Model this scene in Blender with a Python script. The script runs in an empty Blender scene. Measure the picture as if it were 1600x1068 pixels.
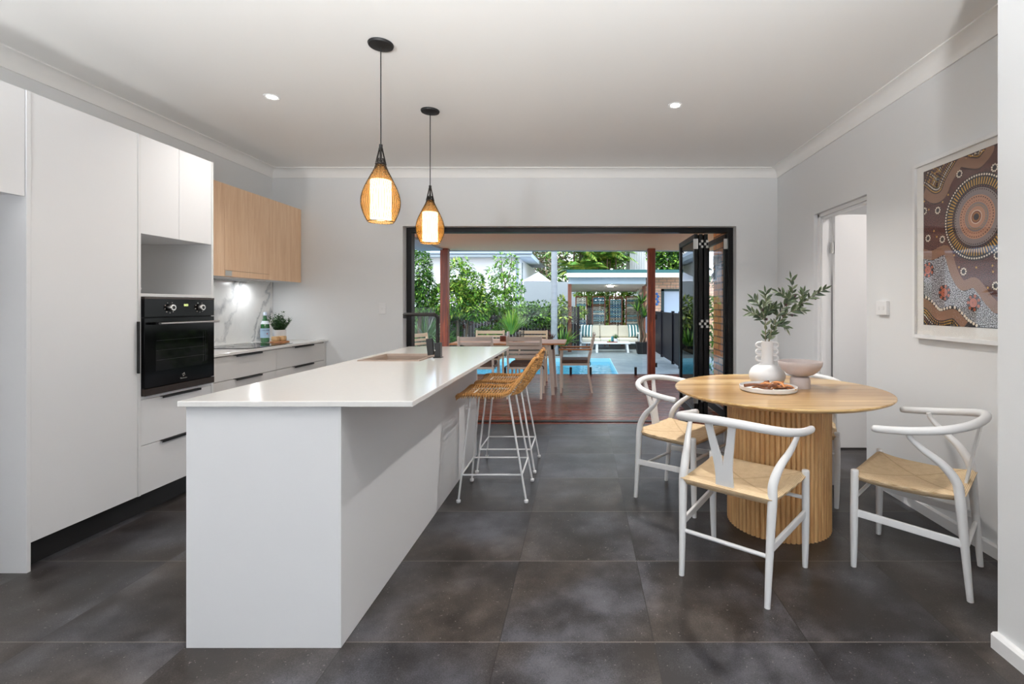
import bpy, bmesh, math, random
from mathutils import Vector, Matrix
PI = math.pi
random.seed(7)
scene = bpy.context.scene
COL = scene.collection

# ---------------------------------------------------------------- camera
FPX, VX, VY, HC = 760.0, 909.0, 477.0, 1.26          # focal length (px), vanishing point, eye height
cam_d = bpy.data.cameras.new('camera')
cam = bpy.data.objects.new('camera', cam_d)
COL.objects.link(cam)
cam.location = (0, 0, HC)
cam.rotation_euler = (PI/2, 0, 0)
cam_d.sensor_width = 36.0
cam_d.lens = 36.0*FPX/1600.0
cam_d.shift_x = -(VX-800.0)/1600.0
cam_d.shift_y = (VY-534.0)/1600.0
cam_d.clip_end = 300
scene.camera = cam

# ---------------------------------------------------------------- view, world, daylight
scene.view_settings.view_transform = 'Standard'
scene.view_settings.look = 'None'
scene.view_settings.gamma = 1
scene.view_settings.exposure = 0.0
scene.view_settings.use_curve_mapping = False
scene.cycles.use_denoising = True
scene.cycles.max_bounces = 8
scene.cycles.diffuse_bounces = 5
scene.cycles.glossy_bounces = 4
scene.cycles.transmission_bounces = 6
scene.cycles.transparent_max_bounces = 16
scene.cycles.sample_clamp_indirect = 6
scene.cycles.caustics_reflective = False
scene.cycles.caustics_refractive = False

world = bpy.data.worlds.new('overcast_sky'); scene.world = world
world.use_nodes = True
wn = world.node_tree.nodes; wl = world.node_tree.links
wn.clear()
wo = wn.new('ShaderNodeOutputWorld'); wb = wn.new('ShaderNodeBackground')
wt = wn.new('ShaderNodeTexCoord'); ws = wn.new('ShaderNodeSeparateXYZ'); wr = wn.new('ShaderNodeValToRGB')
wr.color_ramp.elements[0].position = 0.0; wr.color_ramp.elements[0].color = (0.93, 0.97, 1.0, 1)
wr.color_ramp.elements[1].position = 0.7; wr.color_ramp.elements[1].color = (0.62, 0.78, 1.0, 1)
wl.new(wt.outputs['Generated'], ws.inputs[0]); wl.new(ws.outputs['Z'], wr.inputs[0])
wl.new(wr.outputs[0], wb.inputs[0]); wl.new(wb.outputs[0], wo.inputs[0])
wb.inputs['Strength'].default_value = 3.3

def lamp(name, kind, loc, energy, color=(1,1,1), rot=(0,0,0), **kw):
    d = bpy.data.lights.new(name, kind); d.energy = energy; d.color = color
    for k, v in kw.items(): setattr(d, k, v)
    o = bpy.data.objects.new(name, d); COL.objects.link(o)
    o.location = loc; o.rotation_euler = rot
    return o
lamp('sun', 'SUN', (0,0,20), 2.4, (1,.96,.9), (math.radians(42), 0, math.radians(-28)), angle=math.radians(12))
WARM = (1.0, .86, .72)
# cool area light added inside the unseen window behind the camera
lamp('added_window_fill', 'AREA', (-.9, -4.55, 1.45), 8, (.86,.93,1.0), (PI/2,0,0), shape='RECTANGLE', size=4.2, size_y=2.1)

# ---------------------------------------------------------------- colour + materials
def lin(c):
    return tuple(((v/255)/12.92 if v/255 <= .04045 else ((v/255+.055)/1.055)**2.4) for v in c)
def rgba(c): return (*lin(c), 1)
class NT:
    def __init__(s, name):
        s.m = bpy.data.materials.new(name); s.m.use_nodes = True
        s.n = s.m.node_tree.nodes; s.l = s.m.node_tree.links
        s.n.clear()
        s.out = s.n.new('ShaderNodeOutputMaterial'); s.b = s.n.new('ShaderNodeBsdfPrincipled')
        s.l.new(s.b.outputs[0], s.out.inputs[0])
    def new(s, t, **kw):
        n = s.n.new(t)
        for k, v in kw.items(): setattr(n, k, v)
        return n
    def math(s, op, a, b=None, c=None):
        n = s.new('ShaderNodeMath', operation=op)
        for i, v in enumerate((a, b, c)):
            if v is None: continue
            if isinstance(v, (int, float)): n.inputs[i].default_value = v
            else: s.l.new(v, n.inputs[i])
        return n.outputs[0]
    def mix(s, f, a, b):
        n = s.new('ShaderNodeMix', data_type='RGBA')
        for sock, v in ((n.inputs[0], f), (n.inputs[6], a), (n.inputs[7], b)):
            if isinstance(v, (int, float)): sock.default_value = v
            elif isinstance(v, tuple): sock.default_value = v
            else: s.l.new(v, sock)
        return n.outputs[2]
    def pos(s, obj=False):
        t = s.new('ShaderNodeTexCoord') if obj else s.new('ShaderNodeNewGeometry')
        return t.outputs['Object'] if obj else t.outputs['Position']
    def scale(s, v, sc, rot=(0,0,0)):
        m = s.new('ShaderNodeMapping'); s.l.new(v, m.inputs[0])
        m.inputs['Scale'].default_value = sc; m.inputs['Rotation'].default_value = rot
        return m.outputs[0]
    def noise(s, v, scale=5, detail=4, rough=.55, dist=0):
        n = s.new('ShaderNodeTexNoise'); s.l.new(v, n.inputs['Vector'])
        n.inputs['Scale'].default_value = scale; n.inputs['Detail'].default_value = detail
        n.inputs['Roughness'].default_value = rough; n.inputs['Distortion'].default_value = dist
        return n.outputs['Fac']
    def ramp(s, f, stops):
        n = s.new('ShaderNodeValToRGB'); s.l.new(f, n.inputs[0])
        e = n.color_ramp.elements
        while len(e) < len(stops): e.new(.5)
        for i, (p, c) in enumerate(stops):
            e[i].position = p; e[i].color = (c, c, c, 1) if isinstance(c, (int, float)) else rgba(c)
        return n.outputs[0]
    def bump(s, h, strength=.2, dist=.01):
        n = s.new('ShaderNodeBump'); n.inputs['Strength'].default_value = strength; n.inputs['Distance'].default_value = dist
        s.l.new(h, n.inputs['Height']); s.l.new(n.outputs[0], s.b.inputs['Normal'])
    def set(s, name, v):
        i = s.b.inputs[name]
        if hasattr(v, 'links') or isinstance(v, bpy.types.NodeSocket): s.l.new(v, i)
        else: i.default_value = v
MATS = {}
def M(name, c=(200,200,200), rough=.5, metal=0, var=0.0, nscale=20, bump=0, spec=None, emit=None, es=1, coat=0, sheen=0):
    if name in MATS: return MATS[name]
    t = NT(name); t.set('Roughness', rough); t.set('Metallic', metal)
    base = rgba(c)
    if var or bump:
        f = t.noise(t.pos(True), nscale, 4)
    if var:
        c2 = tuple(max(0, v*(1-var)) for v in c)
        t.set('Base Color', t.mix(f, base, rgba(c2)))
    else: t.set('Base Color', base)
    if bump: t.bump(f, bump, .005)
    if spec is not None: t.set('Specular IOR Level', spec)
    if coat: t.set('Coat Weight', coat); t.set('Coat Roughness', .1)
    if sheen: t.set('Sheen Weight', sheen)
    if emit: t.set('Emission Color', rgba(emit)); t.set('Emission Strength', es)
    MATS[name] = t.m
    return t.m
def wood(name, c1, c2, axis=0, sc=1.0, rough=.45, obj=True, planks=0, coat=0, bump=.05):
    """grain streaks along axis; planks = board width across it"""
    t = NT(name); p = t.pos(obj)
    st = [16*sc]*3; st[axis] = 1.1*sc
    v = t.scale(p, tuple(st))
    f = t.noise(v, 1.6, 6, .6, .6); g = t.noise(v, 6, 3, .5)
    f2 = t.math('ADD', t.math('MULTIPLY', f, .75), t.math('MULTIPLY', g, .25))
    if planks:
        s = t.new('ShaderNodeSeparateXYZ'); t.l.new(p, s.inputs[0])
        a = s.outputs[1 if axis == 0 else 0]
        k = t.math('FLOOR', t.math('DIVIDE', a, planks))
        w = t.new('ShaderNodeTexWhiteNoise', noise_dimensions='1D'); t.l.new(k, w.inputs['W'])
        f2 = t.math('ADD', f2, t.math('MULTIPLY', t.math('SUBTRACT', w.outputs[0], .5), .3))
    col = t.ramp(f2, [(.36, c2), (.5, tuple((a+b)/2 for a, b in zip(c1, c2))), (.62, c1)])
    t.set('Base Color', col); t.set('Roughness', rough)
    if coat: t.set('Coat Weight', coat); t.set('Coat Roughness', .15)
    t.bump(f, bump, .003)
    MATS[name] = t.m
    return t.m
def glass(name, tint=(1,1,1), rough=.0, refl=1.0):
    t = NT(name); t.n.remove(t.b)
    tr = t.new('ShaderNodeBsdfTransparent'); tr.inputs[0].default_value = (*tint, 1)
    gl = t.new('ShaderNodeBsdfGlossy'); gl.inputs['Roughness'].default_value = rough
    fr = t.new('ShaderNodeFresnel'); fr.inputs[0].default_value = 1.5
    mx = t.new('ShaderNodeMixShader')
    t.l.new(t.math('MULTIPLY', fr.outputs[0], refl), mx.inputs[0]); t.l.new(tr.outputs[0], mx.inputs[1]); t.l.new(gl.outputs[0], mx.inputs[2])
    t.l.new(mx.outputs[0], t.out.inputs[0])
    MATS[name] = t.m
    return t.m

# ---------------------------------------------------------------- geometry helpers
def catmull(pts, n=8, closed=False):
    P = [Vector(p) for p in pts]; out = []; L = len(P)
    rng = L if closed else L-1
    for i in range(rng):
        if closed: a, b, c, d = P[(i-1) % L], P[i], P[(i+1) % L], P[(i+2) % L]
        else: a, b, c, d = P[max(i-1, 0)], P[i], P[i+1], P[min(i+2, L-1)]
        for k in range(n):
            t = k/n
            out.append(.5*((2*b)+(-a+c)*t+(2*a-5*b+4*c-d)*t*t+(-a+3*b-3*c+d)*t**3))
    if not closed: out.append(P[-1])
    return out
class MB:
    def __init__(s): s.v = []; s.f = []; s.mi = []; s.cur = 0
    def add(s, vs, fs, mi=None):
        o = len(s.v); s.v += [tuple(v) for v in vs]
        s.f += [tuple(i+o for i in f) for f in fs]; s.mi += [s.cur if mi is None else mi]*len(fs)
        return s
    def box(s, x0, x1, y0, y1, z0, z1, mi=None, mat=None):
        vs = [(x, y, z) for z in (z0, z1) for y in (y0, y1) for x in (x0, x1)]
        if mat: vs = [mat @ Vector(v) for v in vs]
        return s.add(vs, [(0,2,3,1),(4,5,7,6),(0,1,5,4),(2,6,7,3),(0,4,6,2),(1,3,7,5)], mi)
    def quad(s, a, b, c, d, mi=None): return s.add([a, b, c, d], [(0,1,2,3)], mi)
    def prism(s, poly, axis, a0, a1, mi=None):
        """poly: 2D points in the plane across axis (x:(y,z) y:(x,z) z:(x,y))"""
        def P(p, a): return {0: (a, p[0], p[1]), 1: (p[0], a, p[1]), 2: (p[0], p[1], a)}[axis]
        n = len(poly)
        return s.add([P(p, a0) for p in poly]+[P(p, a1) for p in poly],
              [tuple(range(n)), tuple(range(2*n-1, n-1, -1))]+[(i, (i+1) % n, n+(i+1) % n, n+i) for i in range(n)], mi)
    def tube(s, pts, r, n=8, closed=False, caps=True, mi=None, flat=1.0, up=None):
        P = [Vector(p) for p in pts]; L = len(P)
        R = r if isinstance(r, (list, tuple)) else [r]*L
        if len(R) != L: R = [R[0]+(R[-1]-R[0])*i/(L-1) for i in range(L)] if len(R) == 2 else [R[min(len(R)-1, int(i*len(R)/L))] for i in range(L)]
        vs = []; nrm = None
        for i in range(L):
            if closed: t = P[(i+1) % L]-P[i-1]
            else: t = P[min(i+1, L-1)]-P[max(i-1, 0)]
            t.normalize()
            if nrm is None:
                a = Vector(up) if up else (Vector((0,0,1)) if abs(t.z) < .9 else Vector((0,1,0)))
                nrm = (a-t*a.dot(t)).normalized()
            else:
                nrm = (nrm-t*nrm.dot(t))
                nrm = nrm.normalized() if nrm.length > 1e-6 else t.orthogonal().normalized()
            b = t.cross(nrm)
            for k in range(n):
                a = 2*PI*k/n
                vs.append(P[i]+nrm*(math.cos(a)*R[i]*flat)+b*(math.sin(a)*R[i]))
        fs = []
        for i in range(L if closed else L-1):
            j = (i+1) % L
            for k in range(n): fs.append((i*n+k, i*n+(k+1) % n, j*n+(k+1) % n, j*n+k))
        if caps and not closed: fs += [tuple(range(n-1, -1, -1)), tuple((L-1)*n+k for k in range(n))]
        return s.add(vs, fs, mi)
    def lathe(s, prof, n=32, c=(0,0,0), mi=None, sx=1, sy=1, closed=False):
        vs = []; idx = []
        for r, z in prof:
            if r < 1e-6: idx.append([len(vs)]*n); vs.append((c[0], c[1], c[2]+z))
            else:
                idx.append([len(vs)+k for k in range(n)])
                vs += [(c[0]+sx*r*math.cos(2*PI*k/n), c[1]+sy*r*math.sin(2*PI*k/n), c[2]+z) for k in range(n)]
        fs = []
        L = len(prof)
        for i in range(L if closed else L-1):
            a, b = idx[i], idx[(i+1) % L]
            for k in range(n):
                f = []
                for q in (a[k], a[(k+1) % n], b[(k+1) % n], b[k]):
                    if q not in f: f.append(q)
                if len(f) > 2: fs.append(tuple(f))
        return s.add(vs, fs, mi)
    def cyl(s, x, y, z0, z1, r, n=20, mi=None): return s.lathe([(0,z0),(r,z0),(r,z1),(0,z1)], n, (x,y,0), mi)
    def build(s, name, mats, parent=None, bevel=0, smooth=None, seg=2, world=True, recalc=True, sub=0):
        me = bpy.data.meshes.new(name)
        vs = s.v
        if parent is not None and world:
            l = Vector((0,0,0)); p = parent
            while p is not None: l += p.location; p = p.parent
            vs = [(a-l.x, b-l.y, c-l.z) for a, b, c in vs]
        me.from_pydata(vs, [], s.f)
        if recalc:
            bm = bmesh.new(); bm.from_mesh(me); bmesh.ops.recalc_face_normals(bm, faces=bm.faces); bm.to_mesh(me); bm.free()
        for m in (mats if isinstance(mats, (list, tuple)) else [mats]): me.materials.append(m)
        for p, i in zip(me.polygons, s.mi): p.material_index = i
        if smooth:
            me.polygons.foreach_set('use_smooth', [True]*len(me.polygons))
            me.set_sharp_from_angle(angle=math.radians(smooth))
        o = bpy.data.objects.new(name, me); COL.objects.link(o)
        if parent is not None: o.parent = parent
        if bevel:
            b = o.modifiers.new('bevel', 'BEVEL'); b.width = bevel; b.segments = seg; b.limit_method = 'ANGLE'
            b.harden_normals = False
        if sub:
            b = o.modifiers.new('sub', 'SUBSURF'); b.levels = sub; b.render_levels = sub
        return o
def tag(o, label=None, cat=None, group=None, kind=None):
    if label: o['label'] = label
    if cat: o['category'] = cat
    if group: o['group'] = group
    if kind: o['kind'] = kind
    return o
def thing(name, label, cat, loc=(0,0,0), rz=0, group=None):
    o = bpy.data.objects.new(name, None); COL.objects.link(o)
    o.empty_display_size = .1
    o.location = loc; o.rotation_euler = (0,0,rz)
    return tag(o, label, cat, group)
def struct(name, mb, mats, parent=None, **kw):
    o = mb.build(name, mats, parent, **kw)
    if parent is None: o['kind'] = 'structure'
    return o
def sroot(name):
    o = bpy.data.objects.new(name, None); COL.objects.link(o); o['kind'] = 'structure'; return o
def copy_tree(o, parent=None):
    c = o.copy(); COL.objects.link(c)
    if parent is not None: c.parent = parent
    for ch in [x for x in bpy.data.objects if x.parent == o]: copy_tree(ch, c)
    return c
def text(name, s, size, mat, parent, loc, rot, ext=.0004, align='CENTER'):
    c = bpy.data.curves.new(name, 'FONT'); c.body = s; c.size = size; c.extrude = ext; c.align_x = align; c.align_y = 'CENTER'
    c.materials.append(mat)
    tmp = bpy.data.objects.new('tmp', c)
    me = bpy.data.meshes.new_from_object(tmp); bpy.data.objects.remove(tmp)
    if not me.materials: me.materials.append(mat)
    o = bpy.data.objects.new(name, me); COL.objects.link(o); o.parent = parent
    l = Vector((0,0,0)); p = parent
    while p is not None: l += p.location; p = p.parent
    o.location = Vector(loc)-l; o.rotation_euler = rot
    return o
def X(px, Y): return (px-VX)/FPX*Y          # measured from the photograph, at distance Y
def Z(py, Y): return HC-(py-VY)/FPX*Y

# ================================================================ materials
m_wall = M('wall_paint', (227,228,229), .6, bump=.02, nscale=180)
m_ceil = M('ceiling_paint', (243,242,240), .75)
m_trim = M('trim_gloss', (236,236,237), .3)
m_cab = M('cabinet_satin', (231,231,233), .38)
m_carcass = M('carcass_white', (226,226,227), .45)
m_grey = M('cabinet_soft_grey', (220,217,215), .38)
m_stone = M('stone_white', (238,236,233), .17, var=.025, nscale=60, coat=.3)
m_black = M('black_metal', (22,21,22), .4, spec=.4)
m_blackmatt = M('black_matt', (16,15,16), .55)
m_frame = M('black_aluminium', (15,14,15), .35, spec=.25)
m_chrome = M('brushed_steel', (205,203,200), .28, 1)
m_white = M('white_lacquer', (231,231,232), .35)
m_whitemetal = M('white_powdercoat', (226,226,228), .4)
m_oak = wood('oak_veneer', (248,214,180), (234,194,156), axis=2, sc=1.2, rough=.5, obj=False, bump=.03)
m_timber = wood('post_timber', (150,62,18), (86,28,7), axis=2, sc=1.0, rough=.45, coat=.12)
m_table = wood('mango_wood', (218,186,134), (168,128,78), axis=0, sc=.9, rough=.28, planks=.085, coat=.25)
m_flute = wood('fluted_wood', (214,174,122), (178,131,82), axis=2, sc=1.6, rough=.45)
m_glass = glass('clear_glass', (.97,.99,.98))
m_glassg = glass('fence_glass', (.95,.98,.97), refl=.3)

def tiles_mat():
    t = NT('floor_tiles'); p = t.pos()
    s = t.new('ShaderNodeSeparateXYZ'); t.l.new(p, s.inputs[0])
    g = .0040; T_ = .578
    ux = t.math('DIVIDE', t.math('SUBTRACT', s.outputs[0], .27), T_); uy = t.math('DIVIDE', t.math('SUBTRACT', s.outputs[1], 1.822), T_)
    def edge(u):
        f = t.math('FRACT', u)
        return t.math('LESS_THAN', t.math('MINIMUM', f, t.math('SUBTRACT', 1.0, f)), g/2/T_*1.0)
    gx, gy = edge(ux), edge(uy); gr = t.math('MAXIMUM', gx, gy)
    c = t.new('ShaderNodeCombineXYZ'); t.l.new(t.math('FLOOR', ux), c.inputs[0]); t.l.new(t.math('FLOOR', uy), c.inputs[1])
    w = t.new('ShaderNodeTexWhiteNoise', noise_dimensions='2D'); t.l.new(c.outputs[0], w.inputs['Vector'])
    off = t.new('ShaderNodeVectorMath', operation='MULTIPLY_ADD'); t.l.new(w.outputs['Color'], off.inputs[0]); off.inputs[1].default_value = (2.5,2.5,2.5); t.l.new(p, off.inputs[2])
    v = off.outputs[0]
    big = t.noise(v, 3.2, 3, .5, .1); mid = t.noise(v, 14, 7, .72); fine = t.noise(v, 210, 3, .75); hue = t.ramp(t.noise(v, 1.6, 2), [(.4, 0.0), (.6, 1.0)])
    k = t.math('ADD', t.math('ADD', t.math('MULTIPLY', big, .5), t.math('MULTIPLY', mid, .22)), t.math('MULTIPLY', fine, .3))
    dark = t.mix(hue, rgba((37,32,29)), rgba((31,30,32))); light = t.mix(hue, rgba((84,76,70)), rgba((81,80,85)))
    f = t.ramp(k, [(.45, 0.0), (.53, .32), (.64, 1.0)])
    col = t.mix(f, dark, light)
    sp = t.math('GREATER_THAN', t.noise(v, 95, 2, .5), 0.72)
    col = t.mix(t.math('MULTIPLY', sp, .35), col, rgba((165,158,152)))
    col = t.mix(t.math('MULTIPLY', gx, .8), col, rgba((30,27,26)))
    col = t.mix(t.math('MULTIPLY', gy, .8), col, rgba((112,104,98)))  # joints running along x painted lighter, as grout catching the light
    t.set('Base Color', col)
    t.set('Roughness', t.math('ADD', .26, t.math('MULTIPLY', mid, .2))); t.set('Specular IOR Level', .3)
    t.bump(t.math('SUBTRACT', t.math('MULTIPLY', fine, .25), gr), .12, .002)
    return t.m
m_tile = tiles_mat()

def marble_mat():
    t = NT('splashback_marble'); p = t.pos()
    s = t.new('ShaderNodeSeparateXYZ'); t.l.new(p, s.inputs[0])
    n1 = t.noise(p, 2.6, 5, .6, .4); n2 = t.noise(p, 9, 5, .6)
    def vein(ky, kz, off, amp, wid):
        d = t.math('ADD', t.math('MULTIPLY', s.outputs[1], ky), t.math('MULTIPLY', s.outputs[2], kz))
        d = t.math('ADD', t.math('ADD', d, off), t.math('MULTIPLY', t.math('SUBTRACT', n1, .5), amp))
        d = t.math('ADD', d, t.math('MULTIPLY', t.math('SUBTRACT', n2, .5), .12))
        d = t.math('ABSOLUTE', t.math('SUBTRACT', t.math('FRACT', d), .5))
        r = t.new('ShaderNodeMapRange'); t.l.new(d, r.inputs[0]); r.inputs[1].default_value = 0; r.inputs[2].default_value = wid; r.inputs[3].default_value = 1; r.inputs[4].default_value = 0
        return r.outputs[0]
    v = t.math('MAXIMUM', vein(1.3, -1.1, .12, .9, .11), t.math('MULTIPLY', vein(2.4, -1.5, .35, 1.3, .07), .8))
    v = t.math('MULTIPLY', v, t.ramp(t.noise(p, 3.2, 3), [(.30, 0.15), (.52, 1.0)]))
    soft = t.math('MULTIPLY', t.ramp(n1, [(.5, 0.0), (.75, 1.0)]), .18)
    col = t.mix(t.math('ADD', t.math('MULTIPLY', v, .75), soft), rgba((236,235,233)), rgba((104,110,120)))
    t.set('Base Color', col); t.set('Roughness', .2)
    return t.m
m_marble = marble_mat()

def brick_mat(name, axes, c1, c2, mortar, bw=.235, bh=.086, rough=.8, ms=.01, off=.5):
    t = NT(name); p = t.pos()
    s = t.new('ShaderNodeSeparateXYZ'); t.l.new(p, s.inputs[0])
    c = t.new('ShaderNodeCombineXYZ'); t.l.new(s.outputs[axes[0]], c.inputs[0]); t.l.new(s.outputs[axes[1]], c.inputs[1])
    b = t.new('ShaderNodeTexBrick'); t.l.new(c.outputs[0], b.inputs['Vector']); b.offset = off
    b.inputs['Color1'].default_value = rgba(c1); b.inputs['Color2'].default_value = rgba(c2); b.inputs['Mortar'].default_value = rgba(mortar)
    b.inputs['Scale'].default_value = 1; b.inputs['Brick Width'].default_value = bw; b.inputs['Row Height'].default_value = bh
    b.inputs['Mortar Size'].default_value = ms; b.inputs['Mortar Smooth'].default_value = .1
    t.set('Base Color', b.outputs['Color']); t.set('Roughness', rough)
    t.bump(t.math('SUBTRACT', 1.0, b.outputs['Fac']), .5, .006)
    return t.m

# ================================================================ room shell
XL, XR, XN, YF, ZC = -3.28, 2.073, 1.535, 5.15, 2.70
OX0, OX1, OZ = -1.895, 1.637, 2.10           # opening to the deck
WT = .24
struct('floor', MB().box(XL-.1, XR+2.1, -5.1, YF+.02, -.12, 0), m_tile)
struct('ceiling', MB().box(XL-.1, XR+2.1, -5.1, YF+WT, ZC, ZC+.15), m_ceil)
struct('wall_left', MB().box(XL-.15, XL, -5.1, YF+WT, -.1, ZC), m_wall)
w = MB(); w.box(XL, OX0, YF, YF+WT, -.1, ZC); w.box(OX1, XR+2.1, YF, YF+WT, -.1, ZC); w.box(OX0, OX1, YF, YF+WT, OZ, ZC)
struct('wall_back', w, m_wall)
# right wall with the doorway into the hall
DY0, DY1, DZ, RW = 3.54, 4.345, 2.07, .125
w = MB(); w.box(XR, XR+RW, 1.80, DY0, -.1, ZC); w.box(XR, XR+RW, DY1, YF, -.1, ZC); w.box(XR, XR+RW, DY0, DY1, DZ, ZC)
struct('wall_right', w, m_wall)
struct('wall_near_right', MB().box(XN, XN+.15, -5.1, 1.795, -.1, ZC).box(XN+.15, XR+RW, 1.66, 1.795, -.1, ZC), m_wall)
# wall behind the camera; its unseen big window is added for the lighting
w = MB(); w.box(XL, XN, -5.1, -4.9, -.1, .35); w.box(XL, XN, -5.1, -4.9, 2.5, ZC); w.box(XL, -3.05, -5.1, -4.9, .35, 2.5); w.box(1.25, XN, -5.1, -4.9, .35, 2.5)
struct('wall_front', w, m_wall)
wf = MB()
for x0, x1 in ((-3.05,-3.0), (-1.0,-.95), (1.2,1.25)): wf.box(x0, x1, -5.05, -4.97, .35, 2.5)
wf.box(-3.05, 1.25, -5.05, -4.97, .35, .4); wf.box(-3.05, 1.25, -5.05, -4.97, 2.45, 2.5)
win = struct('added_window_1', wf, m_frame)
# hall behind the doorway
struct('wall_hall', MB().box(XR+2.0, XR+2.1, 1.66, YF, -.1, ZC).box(XR+RW, XR+2.1, 1.60, 1.66, -.1, ZC), m_wall)

# cornices: cove profile swept along each wall
def cove(n=6, a=.092):
    pts = [(0, 0), (0, -a), (.010, -a)]
    for k in range(n+1):
        t = k/n*PI/2
        pts.append((a-.006-(a-.018)*math.cos(t), -(a-.010)+(a-.018)*math.sin(t)))
    pts += [(a, -.008), (a, 0)]
    return pts
cv = cove()
struct('trim_1', MB().prism([(x+XL, z+ZC) for x, z in cv], 1, -4.9, YF), m_ceil, smooth=35)
struct('trim_2', MB().prism([(YF-x, z+ZC) for x, z in cv], 0, XL, XR), m_ceil, smooth=35)
struct('trim_3', MB().prism([(XR-x, z+ZC) for x, z in cv], 1, 1.8, YF), m_ceil, smooth=35)
struct('trim_4', MB().prism([(XN-x, z+ZC) for x, z in cv], 1, -4.9, 1.8), m_ceil, smooth=35)
# baseboards
def bb(a=.066, d=.018): return [(0,0), (d,0), (d,a-.008), (d-.008,a), (0,a)]
struct('baseboard_right', MB().prism([(XR-x, z) for x, z in bb()], 1, 1.8, DY0-.0), m_trim)
struct('baseboard_far', MB().prism([(XR-x, z) for x, z in bb()], 1, DY1, YF).prism([(YF-x, z) for x, z in bb()], 0, OX1, XR), m_trim)
struct('baseboard_near', MB().prism([(XN-x, z) for x, z in bb(.058,.026)], 1, -4.9, 1.795), m_trim)

# ---- hall doorway: lining, stop, open white door with hinges
d2 = sroot('door_2')
fr = MB()
for a, b in ((XR+.004, XR+RW+.012),):
    fr.box(a+.03, b, DY1-.035, DY1+.02, 0, DZ+.02); fr.box(a+.03, b, DY0-.02, DY0+.012, 0, DZ+.02); fr.box(a+.03, b, DY0, DY1, DZ-.03, DZ+.02)
fr.box(XR+.05, XR+.085, DY1-.052, DY1-.03, 0, DZ-.03); fr.box(XR+.05, XR+.085, DY0, DY1, DZ-.05, DZ-.03)
fr.build('door_frame', m_trim, d2, bevel=.002)
dl = MB().box(XR+RW+.024, XR+RW+.86, DY1-.075, DY1-.038, .012, DZ-.012).build('door_leaf', m_trim, d2, bevel=.002)
hg = MB()
for z in (.22, 1.72):
    hg.box(XR+RW-.004, XR+RW+.022, DY1-.058, DY1-.05, z, z+.1); hg.cyl(XR+RW+.016, DY1-.062, z, z+.1, .006, 10)
hg.build('hinge', m_chrome, d2)
hd = MB().tube([(XR+RW+.8, DY1-.075, 1.0), (XR+RW+.8, DY1-.12, 1.0), (XR+RW+.68, DY1-.125, 1.0)], .009, 8).build('handle', m_chrome, d2, smooth=40)
lamp('hall_light', 'AREA', (XR+1.0, 3.3, 2.64), 25, (1,.93,.88), (0,0,0), shape='DISK', size=.3)

# ================================================================ ceiling lights
m_led = M('led_disc', (255,255,255), .4, emit=(255,250,240), es=14)
downs = [(-2.14,3.36), (.672,3.50), (-2.14,.9), (.672,.9), (-2.3,-1.6), (.5,-1.6), (-2.3,-3.4), (.5,-3.4)]  # first two are seen; the rest are added out of view as fill
m_led2 = M('led_disc_edge', (250,250,250), .4, emit=(255,250,242), es=1.2)
for i, (x, y) in enumerate(downs):
    L = ['recessed white downlight in the ceiling above the kitchen aisle, left of the two lit ones',
         'recessed white downlight in the ceiling above the round table, right of the two lit ones'][i] if i < 2 else 'unseen recessed white downlight added in the ceiling outside the view'
    t = thing('downlight', L, 'ceiling light', (x, y, ZC), group='recessed downlights in the ceiling')
    MB().lathe([(.032,-.001),(.045,-.006),(.052,-.003),(.052,.0)], 28, (x,y,ZC)).build('bezel', m_trim, t, smooth=40)
    MB().lathe([(0,-.0025),(.033,-.0025),(.033,-.0005),(0,-.0005)], 24, (x,y,ZC)).build('lens', m_led, t)
    lamp('downlight_beam', 'AREA', (x, y, ZC-.012), (7, 24, 5, 8, 2, 2, 2, 2)[i], (1,.96,.91) if i < 4 else (1,.97,.94), (0,0,0), shape='DISK', size=.075, spread=math.radians(125 if i < 4 else 105))

# two uplighters added out of view behind the camera to brighten the ceiling
for k_, (x, y) in enumerate(((-1.9, -.8), (.1, -.85))):
    t = thing('added_uplighter', 'slim black uplighter added unseen behind the viewer, '+('left' if k_ == 0 else 'right')+' one', 'floor lamp', (x, y, 0), group='added uplighters out of view')
    MB().lathe([(0,0),(.13,0),(.13,.012),(.02,.02),(0,.02)], 28, (x,y,0)).build('base', m_blackmatt, t, smooth=40)
    MB().cyl(x, y, .02, 1.28, .011, 12).build('pole', m_blackmatt, t, smooth=50)
    MB().lathe([(0,1.28),(.03,1.28),(.12,1.36),(.125,1.37),(.115,1.366),(.02,1.30),(0,1.30)], 32, (x,y,0)).build('shade', m_blackmatt, t, smooth=50)
    lamp('added_uplight_beam', 'AREA', (x, y, 1.375), (118, 182)[k_], (.97,.99,1), (PI-math.radians(25), 0, 0), shape='DISK', size=.2, spread=math.radians(128))

# ================================================================ kitchen: left wall
XD = -2.617                                    # plane of the tall doors
Y0, Y1, Y2, Y3 = 2.289, 2.307, 2.868, 3.453
ZT, ZB = 2.274, .133
ft = M('shadow_gap', (120,118,117), .6)
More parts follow.
